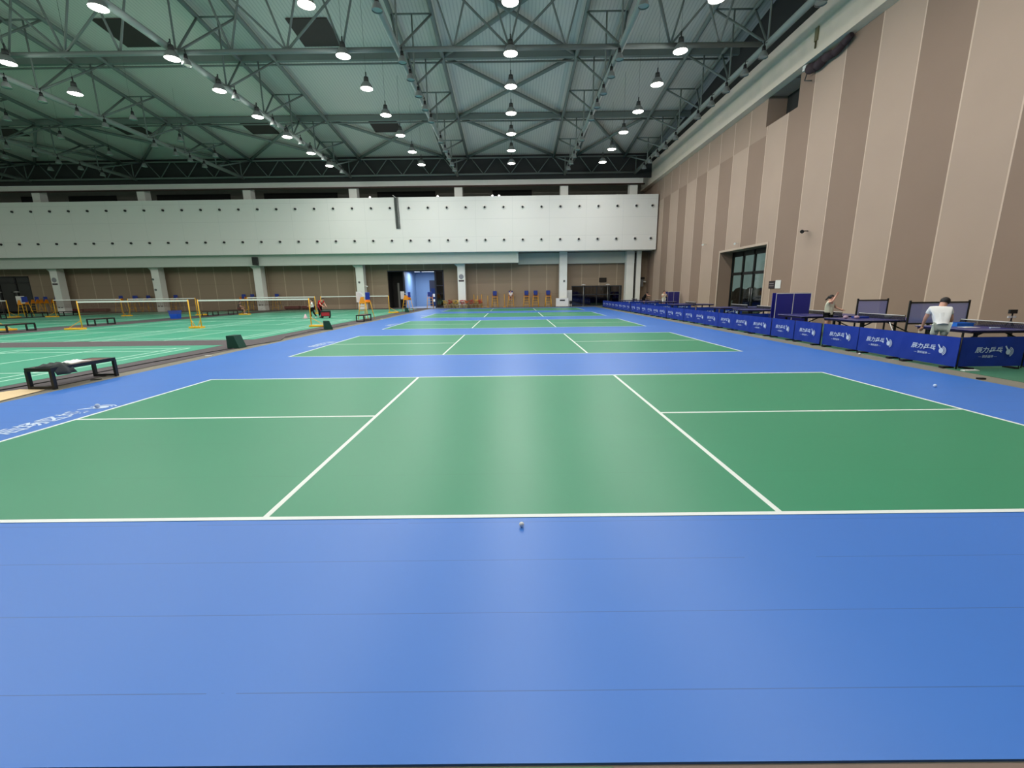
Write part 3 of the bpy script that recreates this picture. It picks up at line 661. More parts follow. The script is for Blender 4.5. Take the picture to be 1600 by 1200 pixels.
# flowers along the wall
FL = [mat('flower_red', (225, 30, 40), .6), mat('flower_yellow', (255, 226, 130), .6), mat('flower_orange', (250, 140, 60), .6)]
LEAF = mat('leaf_green', (52, 84, 40), .7, var=.2); POT = mat('cream_pot', (226, 206, 160), .6)
fx = [-7.4, -7.0, -6.7, -6.35, -6.0, -5.3, -5.0, -4.65, -4.9]
for k in range(9):
    x = -7.75+k*.5; y = 49.98 if -6.7 < x < -4.8 else 50.9+.3*(k % 2); c = (1, 0, 1, 1, 0, 2, 0, 1, 0)[k]
    t = thing('potted_plant', '%s flowering pot plant by the pale column, %s from the left' % (('red', 'yellow', 'orange')[c], nth(k)), 'potted plant', (x, y, -.008), 0, 'flowering plants by the back wall'); t.scale = (1.2, 1.2, 1.2)
    mb = MB().lathe([(.001, .02), (.12, .02), (.17, .28), (.185, .28), (.185, .31), (.15, .31), (.14, .26), (.001, .26)], n=12); mb.box(-.08, -.08, 0, .08, .08, .03); mb.build('pot', POT, t)
    rnd = random.Random(k); lf = MB(); fl = MB()
    for j in range(34):
        a = rnd.uniform(0, 2*PI); r = rnd.uniform(.05, .26); z = .3+rnd.uniform(0, .35); cx, cy = r*math.cos(a), r*math.sin(a)
        d = Vector((math.cos(a), math.sin(a), rnd.uniform(-.2, .6)))*.12; s = Vector((-math.sin(a), math.cos(a), 0))*.035; p = Vector((cx, cy, z))
        lf.poly([p, p+d*.5+s, p+d, p+d*.5-s])
    for j in range(24):
        a = rnd.uniform(0, 2*PI); r = rnd.uniform(0, .26); z = .42+rnd.uniform(-.05, .3)
        for q in range(5):
            b = 2*PI*q/5; p = Vector((r*math.cos(a), r*math.sin(a), z)); d = Vector((math.cos(b), math.sin(b)*.6, .5))*.095; s = Vector((-math.sin(b), math.cos(b), .3))*.04
            fl.poly([p, p+d*.6+s, p+d, p+d*.6-s])
    lf.tube((0, 0, .25), (0, 0, .4), .03, 6); lf.build('foliage', LEAF, t); fl.build('flowers', FL[c], t)
# white cabinet and pale box by the column
t = thing('ball_machine', 'white cabinet with a dark slot beside the back column', 'cabinet', (5.6, 50.1, -.01))
bevel(MB().box(-.7, -.25, .05, .7, .25, .98).build('body', WHITE, t), .02); MB().box(-.28, -.26, .66, .3, -.249, .82).build('slot', BLACKP, t)
for s in (-1, 1): MB().box(s*.6-.05, -.2, 0, s*.6+.05, .2, .05).build('foot', BLACKP, t)
t = thing('waste_bin', 'small dark bin on a stand at the right of the white cabinet', 'bin', (6.55, 49.9, -.01))
MB().lathe([(.001, .35), (.13, .35), (.16, .68), (.14, .68), (.12, .38), (.001, .38)], n=12).build('bucket', BLACKP, t); MB().tube((0, 0, 0), (0, 0, .36), .03, 6).lathe([(.001, 0), (.15, 0), (.15, .03), (.001, .03)], n=12).build('stand', BLACKP, t)
t = thing('partition_box', 'tall white box beside the dark glass doors', 'box', (6.55, 51.5, -.01)); bevel(MB().box(-.3, -.3, 0, .3, .4, 1.86).build('body', WHITE, t), .02); MB().box(-.22, -.31, .2, .22, -.299, 1.6).build('front_panel', mat('off_white', (215, 218, 215), .5), t)
# disc topped poles
for k, (x, y) in enumerate(((8.15, 51.2), (10.95, 51.2), (-59.3, 51.3), (-56.9, 51.0))):
    t = thing('disc_pole', ('white disc-topped pole before the dark glass doors at the right, '+('left' if k == 0 else 'right')+' of two') if k < 2 else 'white disc-topped pole before the far left glass doors, '+('left' if k == 2 else 'right')+' of two', 'pole', (x, y, -.012), 0, 'white disc-topped poles')
    MB().tube((0, 0, 0), (0, 0, 2.45), .025, 8).build('pole', CHROME, t); MB().lathe([(.001, 2.5), (.2, 2.46), (.27, 2.42), (.2, 2.4), (.001, 2.4)], n=14).build('disc', WHITE, t); MB().lathe([(.001, 0), (.18, 0), (.16, .04), (.001, .04)], n=12).build('base', CHROME, t)
t = thing('wall_display', 'dark box above the dark glass doors', 'display', (10.5, 51.99, 2.95)); MB().box(-.42, -.1, -.25, .42, 0, .25).build('casing', BLACKP, t); MB().box(-.37, -.11, -.2, .37, -.1, .2).build('screen', mat('dark_screen', (34, 30, 24), .3), t)
t = thing('wall_fan', 'grey wall unit with a dark top in the far right corner', 'wall unit', (14.75, 51.2, 2.6)); MB().box(-.22, 0, -.45, .22, .7, .35).build('body', mat('unit_grey', (120, 122, 125), .5), t); MB().box(-.3, -.1, .35, .35, .7, .6).build('cover', BLACKP, t)
# cctv cameras and small wall fittings
def cctv(x, y, z, rz, m, label, s=1):
    t = thing('wall_camera', label, 'camera', (x, y, z), rz, 'wall cameras')
    MB().tube((0, 0, 0), (0, -.3*s, 0), .02*s, 6).build('arm', m, t); MB().tube((0, -.25*s, -.02), (.3*s, -.42*s, -.08), .07*s, 10).build('body', m, t)
cctv(15.59, 24.1, 4.72, -PI/2, BLACKP, 'black camera on the striped wall above the folded table', 1.3)
cctv(15.59, 36.5, 5.3, -PI/2, WHITE, 'small white camera on the striped wall left of the door', 1)
cctv(15.59, 31.3, 4.85, -PI/2, WHITE, 'small white fixture on the striped wall above the door', 1)
cctv(-16.7, 50.9, 2.6, 0, WHITE, 'small white camera beside the pale column near the blue doorway', 1)
cctv(15.0, 51.9, 2.75, 0, WHITE, 'small white camera on the back wall in the right corner', 1.2)
t = thing('wall_sign', 'small dark and white notice pair on the striped wall by the door', 'sign', (15.59, 26.5, 2.0), -PI/2)
MB().box(-.62, -.03, -.22, -.02, 0, .22).build('dark_plate', mat('dark_plate', (52, 42, 44), .4), t); MB().box(.02, -.02, -.22, .55, 0, .25).build('paper', WHITE, t)
MB().box(-.55, -.034, .05, -.1, -.03, .09).box(-.55, -.034, -.08, -.1, -.03, -.05).build('print', mat('plate_print', (150, 140, 140), .5), t)
for k, (x, z, l) in enumerate(((-5.75, 3.35, 'centre-left'), (-51.75, 3.55, 'far left'))):
    t = thing('column_sign', 'round emblem with dark lettering on the %s pale column' % l, 'sign', (x, 50.49, z), 0, 'emblem signs on columns')
    MB().tube((0, 0, .12), (0, -.01, .12), .27, 18).build('emblem', mat('emblem_grey', (150, 150, 156), .6), t); MB().box(-.3, -.012, -.42, .3, 0, -.24).build('lettering', mat('dark_print', (80, 70, 74), .6), t)
for k, x in enumerate(GX[:6]):
    mb = MB(); mb.box(-.27, -.008, 0, -.07, 0, .12).box(.05, -.008, 0, .25, 0, .12)
    tag(mb.build('column_marking', mat('mark_grey', (110, 112, 114), .6), None, (x, 50.495, .55)), 'small dark marking near the foot of the pale column, %s from the left' % nth(k), 'marking', 'markings on column feet')
for k, (x, z) in enumerate(((-17.3, 3.0), (5.85, 2.85), (-40.55, 3.6), (-40.45, 2.45))):
    t = thing('wall_clock', 'small dark fitting on the pale column, '+('by the near umpire chair', 'left of the glass doors', 'second from the left, upper', 'second from the left, lower')[k], 'fitting', (x, 50.49, z), 0, 'fittings on columns')
    MB().tube((0, 0, 0), (0, -.06, 0), .11, 12).build('casing', STEELD, t); MB().tube((0, -.06, 0), (0, -.065, 0), .07, 12).build('face', mat('fitting_face', (120, 125, 128), .4), t)
# speaker on the beam
t = thing('loudspeaker', 'black loudspeaker hung on the pale beam above the badminton mats', 'loudspeaker', (-28.1, 49.4, 5.35), .3)
bevel(MB().box(-.28, -.3, -.42, .28, .1, .42).build('cabinet', BLACKP, t), .02); MB().box(-.23, -.31, -.36, .23, -.3, .36).build('grille', mat('grille', (34, 36, 36), .8), t); MB().box(-.05, .1, -.05, .05, .2, .05).build('bracket', BLACKP, t)
# air nozzles on the fascia
mb = MB().lathe([(.15, 0), (.2, 0), (.22, -.03), (.17, -.05), (.11, -.03)], n=14); mb.cur = 1; mb.lathe([(.115, -.02), (.10, -.16), (.001, -.16)], n=14)
nz = None; NZM = [WHITE, mat('nozzle_dark', (30, 32, 34), .6)]; me = mb.mesh('air_nozzle', NZM)
xs = [14.82]+[13.14-1.996*k for k in range(35)]
for row, z in (('upper', 10.44), ('lower', 7.155)):
    for k, x in enumerate(xs):
        o = bpy.data.objects.new('air_nozzle', me); C.objects.link(o); o.location = (x, 48.75, z+(.003*(14-x))); o.rotation_euler = (-PI/2-.12, 0, 0); o.rotation_euler = (-PI/2, 0, 0); o.rotation_euler = (-PI/2, PI, 0)
        tag(o, 'round dark-centred air nozzle in the %s row of the white fascia, %s from the right' % (row, nth(k)), 'air nozzle', row+' row of air nozzles')
# loose strip hanging on fascia and small uplights
t = thing('hanging_strip', 'long dark ragged strip hanging down the white fascia', 'strip', (-12.1, 48.68, 11.55))
mb = MB(); pts = [(0, 0), (0, -.8), (.03, -1.6), (.03, -2.4), (.06, -3.1)]
for a, b in zip(pts, pts[1:]): mb.bar((a[0], 0, a[1]), (b[0], 0, b[1]), .05, .42)
mb.build('strip', mat('ragged_grey', (70, 74, 72), .8, var=.4, vscale=4), t); MB().tube((0, 0, 0), (-.35, .1, .25), .03, 6).tube((.12, -.04, 0), (.16, -.02, -3.1), .015, 6).build('wire', WHITE, t)
for k, x in enumerate((-15.0, -7.8, -2.0, -1.3)):
    t = thing('spot_lamp', 'small bright lamp peeking above the white fascia, %s from the left' % nth(k), 'lamp', (x, 49.4, 11.58), 0, 'small lamps above the fascia')
    MB().box(-.08, -.04, 0, .08, .1, .16).build('housing', BLACKP, t); MB().ball((0, -.12, .14), .09).build('bulb', BULB, t)
# bundle under the box beam
t = thing('rolled_banner', 'rolled dark banner bundle tied under the box beam of the striped wall', 'banner', (15.35, 24.0, 12.85), 0)
rb = MB(); pts = [(0, 1.2, -.1), (.02, .6, -.22), (-.03, 0, -.12), (.02, -.6, -.2), (0, -1.2, -.08), (.03, -1.6, .05)]
for i, (a, b) in enumerate(zip(pts, pts[1:])): rb.tube(a, b, .24-.02*i, 10, .22-.025*i)
rb.build('cloth_roll', mat('dark_plum_cloth', (58, 44, 50), .85, var=.3, vscale=6), t); MB().box(-.2, 1.2, -.12, .1, 1.45, .12).build('clamp', WHITE, t); MB().path([(0, 1.3, -.1), (0, 1.5, -.5), (0, .9, -.75)], .03, 6).build('strap', STEELD, t)
t = thing('wall_bracket', 'small brass bracket hanging on the pale box beam', 'bracket', (15.08, 24.45, 13.95)); MB().box(-.05, -.1, -.3, .02, .12, .3).build('plate', mat('brass', (130, 120, 90), .5), t); MB().tube((-.03, 0, -.3), (-.03, 0, -.62), .04, 6).build('hook', mat('dark_brass', (80, 72, 40), .5), t)

# ------------------------------------------------------------------ barriers
def barrier():
    t = thing('barrier_panel', '', 'barrier'); Lh = .70
    mb = MB(); nx, nz_ = 14, 6
    for side in (0, 1):
        b = len(mb.v)
        for i in range(nx+1):
            for j in range(nz_+1):
                x = -Lh+2*Lh*i/nx; z = .05+.65*j/nz_; bul = .012*math.sin(i*1.3)*math.sin(j*.9)*(1 if 0 < i < nx else 0)
                mb.v.append((x, (-.02 if side == 0 else .0)+bul, z))
        for i in range(nx):
            for j in range(nz_): a = b+i*(nz_+1)+j; mb.face([a, a+nz_+1, a+nz_+2, a+1], True)
    bc = mb.build('cloth', BARR, t)
    f = MB().tube((-Lh, .01, .07), (Lh, .01, .07), .012, 6).tube((-Lh, .01, .69), (Lh, .01, .69), .012, 6).tube((-Lh, .01, .0), (-Lh, .01, .7), .012, 6).tube((Lh, .01, 0), (Lh, .01, .7), .012, 6); f.build('frame', BLACK, t)
    for s in (-1, 1): MB().box(s*.5-.05, -.14, 0, s*.5+.05, .12, .035).build('foot', BLACKP, t)
    lg = MB(); R = Matrix.Rotation(PI/2, 4, 'X')
    add_mesh(lg, T_MAIN, Matrix.Translation((-.1, -.038, .41)) @ R @ Matrix.Diagonal((.15, .135, 1, 1)))
    add_mesh(lg, T_SUB, Matrix.Translation((-.1, -.038, .27)) @ R @ Matrix.Diagonal((.062, .06, 1, 1)))
    emblem(lg, Matrix.Translation((.33, -.038, .39)) @ R @ Matrix.Diagonal((.2, .2, 1, 1)))
    lg.build('logo', PRINT, bc); return t
bp0 = barrier()
y = 10.25; k = 0; rr = random.Random(3); first = True
while y < 48.3:
    x = 9.83+rr.uniform(-.03, .03)
    lab = 'blue barrier panel with white lettering along the blue floor, %s from the camera' % nth(k)
    if first: bp0.location = (x, y, -.002); bp0.rotation_euler.z = -PI/2+.03; bp0['label'] = lab; bp0['group'] = 'blue barriers along the blue floor'; first = False
    else: dup(bp0, (x, y, -.002), -PI/2+rr.uniform(-.05, .05), lab, 'blue barriers along the blue floor')
    y += 1.43; k += 1
for x, y, l in ((10.62, 9.62, 'dark blue barrier panel facing the camera at the near end of the row'), (12.05, 9.6, 'dark blue barrier panel facing the camera, cut by the right edge of the photo')):
    dup(bp0, (x, y, -.002), 0, l, 'blue barriers facing the camera')
for yy, xs_, nmn in ((19.6, (10.7, 12.1), 'beside the folded table'), (27.3, (10.6, 12.05, 13.5), 'crosswise in the middle'), (35.2, (10.6, 12.05, 13.5), 'crosswise farther back'), (43.0, (10.6, 12.05, 13.5), 'crosswise farthest back')):
    for j, xx in enumerate(xs_): dup(bp0, (xx, yy, -.002), .04, 'blue barrier panel %s, %s from the court' % (nmn, nth(j)), 'blue barriers facing the camera')

# ------------------------------------------------------------------ table tennis
def tt_table():
    t = thing('table_tennis_table', '', 'table tennis table')
    for s in (-1, 1):
        x0, x1 = (0.01, 1.37) if s > 0 else (-1.37, -.01)
        mb = MB(); mb.box(x0, -.7625, .735, x1, .7625, .76); mb.cur = 1
        mb.box(x0, -.7625, .76, x1, -.7425, .7612).box(x0, .7425, .76, x1, .7625, .7612).box(x1-.02 if s > 0 else x0, -.7425, .76, x1 if s > 0 else x0+.02, .7425, .7612).box(x0, -.0015, .76, x1, .0015, .7612)
        mb.build('tabletop_half', [TTB, WHITE], t)
        MB().box(x0+.03, -.72, .68, x1-.03, .72, .735).build('apron', TTE, t)
        for q in (-1, 1):
            lg = MB().box(s*1.1-.03, q*.6-.03, .03, s*1.1+.03, q*.6+.03, .68).build('leg', BLACK, t); MB().ball((s*1.1, q*.6, .022), .022, 8, 5).build('caster', BLACKP, lg)
        MB().box(s*1.1-.02, -.57, .25, s*1.1+.02, .57, .29).build('stretcher', BLACK, t)
        MB().tube((s*1.08, 0, .27), (s*.2, 0, .66), .02, 6).build('brace', BLACK, t)
    nt = MB().box(-.915, -.003, .765, .915, .003, .9).build('net', TTNET, t); nt.rotation_euler.z = PI/2
    MB().box(-.915, -.006, .9, .915, .006, .918).build('net_tape', WHITE, nt)
    for q in (-1, 1): MB().tube((q*.915, 0, .74), (q*.915, 0, .92), .012, 6).box(min(q*.74, q*.92), -.03, .715, max(q*.74, q*.92), .03, .735).build('net_post', BLACK, nt)
    return t
tt0 = tt_table(); tt0.location = (12.42, 11.28, -.002); tt0['label'] = 'blue table tennis table nearest the camera, cut by the right edge, with papers on it'; tt0['group'] = 'blue table tennis tables'
for x, y, r, l in ((12.4, 14.85, 0.02, 'second blue table tennis table, between the two people in white'), (12.2, 17.25, 0, 'third blue table tennis table, in front of the folded table'),
                   (13.0, 22.6, 0, 'blue table tennis table beyond the folded table'), (13.0, 25.4, 0, 'blue table tennis table level with the door'),
                   (12.7, 31.6, 0, 'blue table tennis table beyond the door recess'), (12.7, 38.6, 0, 'blue table tennis table near the person in a cream top'), (12.7, 46.2, 0, 'blue table tennis table farthest away, by the player in black')):
    dup(tt0, (x, y, -.002), r, l)
def folded(x, y, rz, label):
    t = thing('folded_table', label, 'table tennis table', (x, y, -.002), rz, 'folded table tennis tables')
    for j, yy in enumerate((-.12, .12)):
        mb = MB(); mb.box(-.7625, yy-.012, .22, .7625, yy+.012, 1.6); mb.cur = 1; q = yy+(-.0135 if j == 0 else .0135); a, b = (q-.0015, q) if j == 0 else (q, q+.0015)
        a, b = min(yy-.014, yy-.012) if j == 0 else yy+.012, (yy-.012) if j == 0 else yy+.014
        for xx0, xx1, z0, z1 in ((-.7625, .7625, 1.57, 1.6), (-.7625, -.735, .22, 1.57), (.735, .7625, .22, 1.57), (-.014, .014, .22, 1.57)): mb.box(xx0, a, z0, xx1, b, z1)
        mb.build('tabletop_half', [mat('folded_blue', (38, 40, 140), .45), WHITE], t)
    MB().box(-.55, -.28, .07, -.5, .28, .12).box(.5, -.28, .07, .55, .28, .12).box(-.55, -.03, .1, .55, .03, .22).build('carriage', BLACK, t)
    for sx in (-1, 1):
        for sy in (-1, 1): MB().tube((sx*.525-.02, sy*.25, .04), (sx*.525+.02, sy*.25, .04), .04, 10).build('wheel', BLACKP, t)
folded(11.88, 18.9, 0.03, 'folded table tennis table with white lines standing upright left of the waving person')
folded(14.7, 40.8, .5, 'folded table tennis table standing far back beside the person in a cream top')
def screen(x, y, w, rz, label):
    t = thing('practice_screen', label, 'screen', (x, y, -.002), rz, 'blue mesh screens')
    MB().box(-w/2+.02, -.006, .73, w/2-.02, .006, 1.34).build('mesh_sheet', MESHB, t)
    MB().box(-w/2, -.02, 1.32, w/2, .02, 1.36).box(-w/2, -.02, .70, w/2, .02, .74).build('rail', BLACK, t)
    for s in (-1, 1):
        MB().bar((s*w/2, 0, .0), (s*w/2, 0, 1.4), .04, .04).build('post', BLACK, t); MB().box(s*w/2-.025, -.25, 0, s*w/2+.025, .25, .03).build('foot', BLACK, t)
screen(13.02, 16.02, 1.08, .0, 'smaller blue mesh screen in a dark frame behind the second table')
screen(12.68, 13.15, 1.75, .0, 'larger blue mesh screen in a dark frame behind the man in white')
# things on the near tables
t = thing('ball_tray', 'bright blue plastic tray on the nearest table behind the man', 'tray', (11.92, 11.7, .7595))
mb = MB(); mb.box(-.22, -.15, 0, .22, .15, .01).box(-.22, -.15, .01, -.21, .15, .09).box(.21, -.15, .01, .22, .15, .09).box(-.21, -.15, .01, .21, -.14, .09).box(-.21, .14, .01, .21, .15, .09); mb.build('tray', mat('sky_blue_plastic', (40, 120, 220), .35), t)
MB().box(-.235, -.165, .08, .235, -.15, .095).box(-.235, .15, .08, .235, .165, .095).build('rim', mat('sky_blue_rim', (60, 140, 235), .35), t)
tag(cloth('paper_sheet', 11.75, 11.3, .7615, .34, .2, .012, WHITE, 'white paper lying on the nearest table beside the blue tray', 'paper', 5))
o = tag(MB().box(-.12, -.02, 0, .12, .02, .02).build('bat', PRINT, None, (12.1, 11.0, .7615)), 'small white strip lying on the nearest table by the net', 'strip')
t = thing('phone_tripod', 'small black tripod holding a phone on the nearest table', 'tripod', (13.15, 11.6, .761)); t.scale = (1.35, 1.35, 1.35)
tp = MB()
for a in (0, 2.1, 4.2): tp.tube((0, 0, .1), (.07*math.cos(a), .07*math.sin(a), 0), .01, 6)
tp.build('legs', BLACKP, t); MB().tube((0, 0, .1), (0, 0, .2), .012, 6).build('column', BLACKP, t); MB().box(-.08, -.008, .15, .08, .008, .19).build('phone', WHITE, t); MB().box(-.07, -.02, .235, .07, .02, .31).tube((0, 0, .19), (0, 0, .24), .012, 6).build('light_head', BLACKP, t)
t = thing('ball_basket', 'pale round basket on the second table', 'basket', (12.9, 15.1, .7615)); MB().lathe([(.001, 0), (.1, 0), (.13, .09), (.12, .09), (.09, .012), (.001, .012)], n=14).build('basket', PALE, t)
for k, (x, y) in enumerate(((11.35, 15.0), (11.65, 14.9))):
    t = thing('shoe_bag', 'small pale round cap on the second table, '+('left' if k == 0 else 'right'), 'cap', (x, y, .7615), 0, 'pale caps'); MB().ball((0, 0, .05), .07, 10, 6, (1.2, 1, .8)).build('dome', mat('dusty_pink', (190, 160, 175), .7), t)
tag(MB().box(-.2, -.14, 0, .2, .14, .06).build('gear_box', BLUP, None, (12.0, 15.2, .7615)), 'dark blue box lying on the second table near the net', 'box')
t = thing('leaning_pole', 'thin white pole leaning below the second table net', 'pole', (11.9, 13.4, 0)); MB().tube((0, 0, .0), (-.1, .35, .72), .012, 6).build('shaft', WHITE, t); MB().ball((0, 0, .012), .014).build('tip', BLACKP, t)

# balls on the floor
for x, y, z, r, l, m in ((-6.93, 7.0, .0, .037, 'small pale ball on the blue floor left of the nearest court', mat('pale_blue_ball', (190, 205, 230), .5)), (.05, 3.12, .0, .02, 'white ball on the front line of the nearest court', WHITE),
                         (7.72, 7.8, .0, .03, 'small pale ball on the blue floor right of the nearest court', PRINT), (9.5, 11.86, -.012, .03, 'white ball on the kerb beneath the barrier row', WHITE)):
    tag(MB().ball((0, 0, r), r, 12, 8).build('ball', m, None, (x, y, z+(.003 if y < 4 else 0))), l, 'ball', 'loose balls on the floor')
tag(MB().box(-.06, -.04, 0, .06, .04, .03).build('rubber_stopper', BLACKP, None, (9.3, 8.5, -.012)), 'small black rubber stopper on the grey kerb at the right', 'stopper')
tag(MB().box(-.16, -.05, 0, .16, .05, .02).build('white_batten', WHITE, None, (9.95, 9.35, -.002)), 'short white batten on the floor at the near barrier corner', 'batten')
for k, (x, y) in enumerate(((-9.35, 9.55), (-9.33, 13.2), (-9.25, 31))):
    tag(MB().box(-.09, -.03, 0, .09, .03, .02).build('tape_scrap', STEELD if k == 0 else WHITE, None, (x, y, -.012), .4), 'small scrap of tape on the kerb strip, %s from the camera' % nth(k), 'scrap', 'scraps on the kerb')

# ------------------------------------------------------------------ people
def skin_mesh(nodes, edges, root, sub=2):
    keys = list(nodes); me = bpy.data.meshes.new('t'); me.from_pydata([nodes[k][0] for k in keys], [(keys.index(a), keys.index(b)) for a, b in edges], [])
    o = bpy.data.objects.new('t', me); C.objects.link(o); o.modifiers.new('s', 'SKIN')
    if not me.skin_vertices: me.skin_vertices  # layer is made by the modifier below if missing
    bm = bmesh.new(); bm.from_mesh(me); lay = bm.verts.layers.skin.verify()
    for v, k in zip(bm.verts, keys):
        r = nodes[k][1]; v[lay].radius = r if isinstance(r, tuple) else (r, r); v[lay].use_root = (k == root)
    bm.to_mesh(me); bm.free()
    s = o.modifiers.new('sub', 'SUBSURF'); s.levels = sub; s.render_levels = sub
    dg = bpy.context.evaluated_depsgraph_get(); dg.update(); out = bpy.data.meshes.new_from_object(o.evaluated_get(dg)); bpy.data.objects.remove(o); return out
def person(label, loc, rz, H, J, top, bottom, sleeve='short', legs='short', hair='short', floor_z=0, shoes=None):
    """J: joint overrides for a 1.70 m figure facing local -Y"""
    j = dict(pelvis=(0, 0, .93), waist=(0, 0, 1.08), chest=(0, 0, 1.28), neck=(0, .0, 1.45), head=(0, -.01, 1.585), crown=(0, 0, 1.655),
             shl=(-.17, 0, 1.39), shr=(.17, 0, 1.39), ell=(-.24, .01, 1.12), elr=(.24, .01, 1.12), wrl=(-.25, -.06, .88), wrr=(.25, -.06, .88),
             hil=(-.09, 0, .9), hir=(.09, 0, .9), knl=(-.1, -.02, .5), knr=(.1, -.02, .5), anl=(-.1, 0, .09), anr=(.1, 0, .09), tol=(-.11, -.15, .035), tor=(.11, -.15, .035))
    j.update(J); s = H/1.70; j = {k: Vector(v)*s for k, v in j.items()}
    t = thing('person', label, 'person', (loc[0], loc[1], loc[2]), rz)
    R = dict(pelvis=.115, waist=.105, chest=(.12, .115), neck=.058, head=.1, crown=.09, shl=.06, shr=.06, ell=.041, elr=.041, wrl=.028, wrr=.028,
             hil=.085, hir=.085, knl=.055, knr=.055, anl=.036, anr=.036, tol=.03, tor=.03)
    def N(keys, add=0): return {k: (tuple(j[k]), tuple((q+add)*s for q in R[k]) if isinstance(R[k], tuple) else (R[k]+add)*s) for k in keys}
    E = [('pelvis', 'waist'), ('waist', 'chest'), ('chest', 'neck'), ('neck', 'head'), ('head', 'crown'), ('chest', 'shl'), ('chest', 'shr'), ('shl', 'ell'), ('shr', 'elr'), ('ell', 'wrl'), ('elr', 'wrr'),
         ('pelvis', 'hil'), ('pelvis', 'hir'), ('hil', 'knl'), ('hir', 'knr'), ('knl', 'anl'), ('knr', 'anr'), ('anl', 'tol'), ('anr', 'tor')]
    me = skin_mesh(N(R), E, 'pelvis')
    mb = MB()
    for p in me.vertices: mb.v.append(tuple(p.co))
    for p in me.polygons: mb.face(list(p.vertices), True)
    # hands: palm and five unequal curled fingers, rooted in the wrist
    for w, e, sg in (('wrl', 'ell', -1), ('wrr', 'elr', 1)):
        d = (j[w]-j[e]).normalized(); a = Vector((0, -1, 0)) if abs(d.y) < .8 else Vector((0, 0, 1)); side = d.cross(a).normalized(); nrm = side.cross(d).normalized()
        pc = j[w]+d*.045*s
        mb.tube(j[w]-d*.01*s, pc+d*.045*s, .027*s, 8, .036*s)
        for i, ln in enumerate((.068, .078, .072, .056)):
            b = pc+d*.035*s+side*((i-1.5)*.019)*s; m1 = b+(d*.6*ln+nrm*.010)*s; m2 = m1+(d*.35*ln+nrm*.022)*s
            mb.tube(b, m1, .0095*s, 6, .009*s); mb.tube(m1, m2, .009*s, 6, .007*s)
        b = pc-side*.03*s; m1 = b+(-side*.028+d*.03+nrm*.01)*s; mb.tube(b, m1, .012*s, 6, .010*s); mb.tube(m1, m1+(d*.028+nrm*.008)*s, .010*s, 6, .008*s)
    # face: nose, ears, lips around the head centre; 'fw' points where the face looks
    hc = (j['head']+j['crown'])/2; up = (j['crown']-j['neck']).normalized(); fw = Vector(J.get('face', (0, -1, 0))); fw = (fw-up*fw.dot(up)).normalized(); sd = up.cross(fw).normalized()
    mb.ball(hc+fw*.098*s-up*.02*s, .017*s, 8, 6, (1, 1.2, 1.4))
    for q in (-1, 1): mb.ball(hc+sd*q*.088*s-up*.015*s, .022*s, 8, 6, (.6, .8, 1.3))
    bd = mb.build('body', SKIN, t)
    for q in (-1, 1): MB().ball(hc+fw*.086*s+sd*q*.032*s+up*.012*s, .011*s, 8, 6).build('eye', BLACKP, bd)
    MB().ball(hc+fw*.084*s-up*.058*s, .015*s, 8, 6, (1.4, .6, .5)).build('mouth', mat('lips', (170, 90, 84), .5), bd)
    # hair cap
    hb = MB(); n = 16; m_ = 10; rad = .101*s; base = len(hb.v); ring = []
    low = -.66 if hair == 'short' else -.8
    for i in range(m_+1):
        ph = (PI*.98)*i/m_
        for k in range(n):
            a = 2*PI*k/n; back = -math.cos(a)         # a=0 faces forward
            w_ = max(0, min(1, (back+.75)/.75)); lim = math.acos(.62-(.62-low)*w_*w_*(3-2*w_))
            p_ = min(ph, lim); d = fw*math.cos(a)*math.sin(p_)+sd*math.sin(a)*math.sin(p_)+up*math.cos(p_)
            hb.v.append(tuple(hc+d*rad*(1.02+.05*math.sin(k*3+i*2)*.4)-fw*.016*s-up*.006*s))
    for i in range(m_):
        for k in range(n): hb.face([i*n+k, i*n+(k+1) % n, (i+1)*n+(k+1) % n, (i+1)*n+k], True)
    if hair == 'tail': hb.tube(hc-fw*.09*s+up*.02*s, hc-fw*.17*s-up*.16*s, .04*s, 8, .02*s)
    hb.build('hair', HAIR, t)
    # clothes
    def mid(a, b, f): return j[a].lerp(j[b], f)
    f = .55 if sleeve == 'short' else .95
    nd = N(['pelvis', 'waist', 'chest', 'shl', 'shr'], .022); nd['pelvis'] = (tuple(mid('pelvis', 'waist', .05)), .135*s); nd['col'] = (tuple(mid('chest', 'neck', .62)), .062*s)
    nd['sl'] = (tuple(mid('shl', 'ell', f)), .062*s); nd['sr'] = (tuple(mid('shr', 'elr', f)), .062*s)
    nd['pelvis'] = (nd['pelvis'][0], .158*s); nd['waist'] = (nd['waist'][0], .15*s); nd['chest'] = (nd['chest'][0], (.165*s, .14*s))
    ed = [('pelvis', 'waist'), ('waist', 'chest'), ('chest', 'col'), ('chest', 'shl'), ('chest', 'shr'), ('shl', 'sl'), ('shr', 'sr')]
    o = bpy.data.objects.new('shirt', skin_mesh(nd, ed, 'waist')); C.objects.link(o); o.parent = t; o.data.materials.append(top); [setattr(p, 'use_smooth', True) for p in o.data.polygons]
    f = .6 if legs == 'short' else 1.0
    nd = {'p': (tuple(j['pelvis']-Vector((0, 0, .0))), .128*s), 'a': (tuple(j['hil']), .098*s), 'b': (tuple(j['hir']), .098*s), 'c': (tuple(mid('hil', 'knl', f)), .085*s), 'd': (tuple(mid('hir', 'knr', f)), .085*s)}
    ed = [('p', 'a'), ('p', 'b'), ('a', 'c'), ('b', 'd')]
    if legs != 'short': nd['e'] = (tuple(mid('knl', 'anl', .9)), .055*s); nd['f'] = (tuple(mid('knr', 'anr', .9)), .055*s); ed += [('c', 'e'), ('d', 'f')]
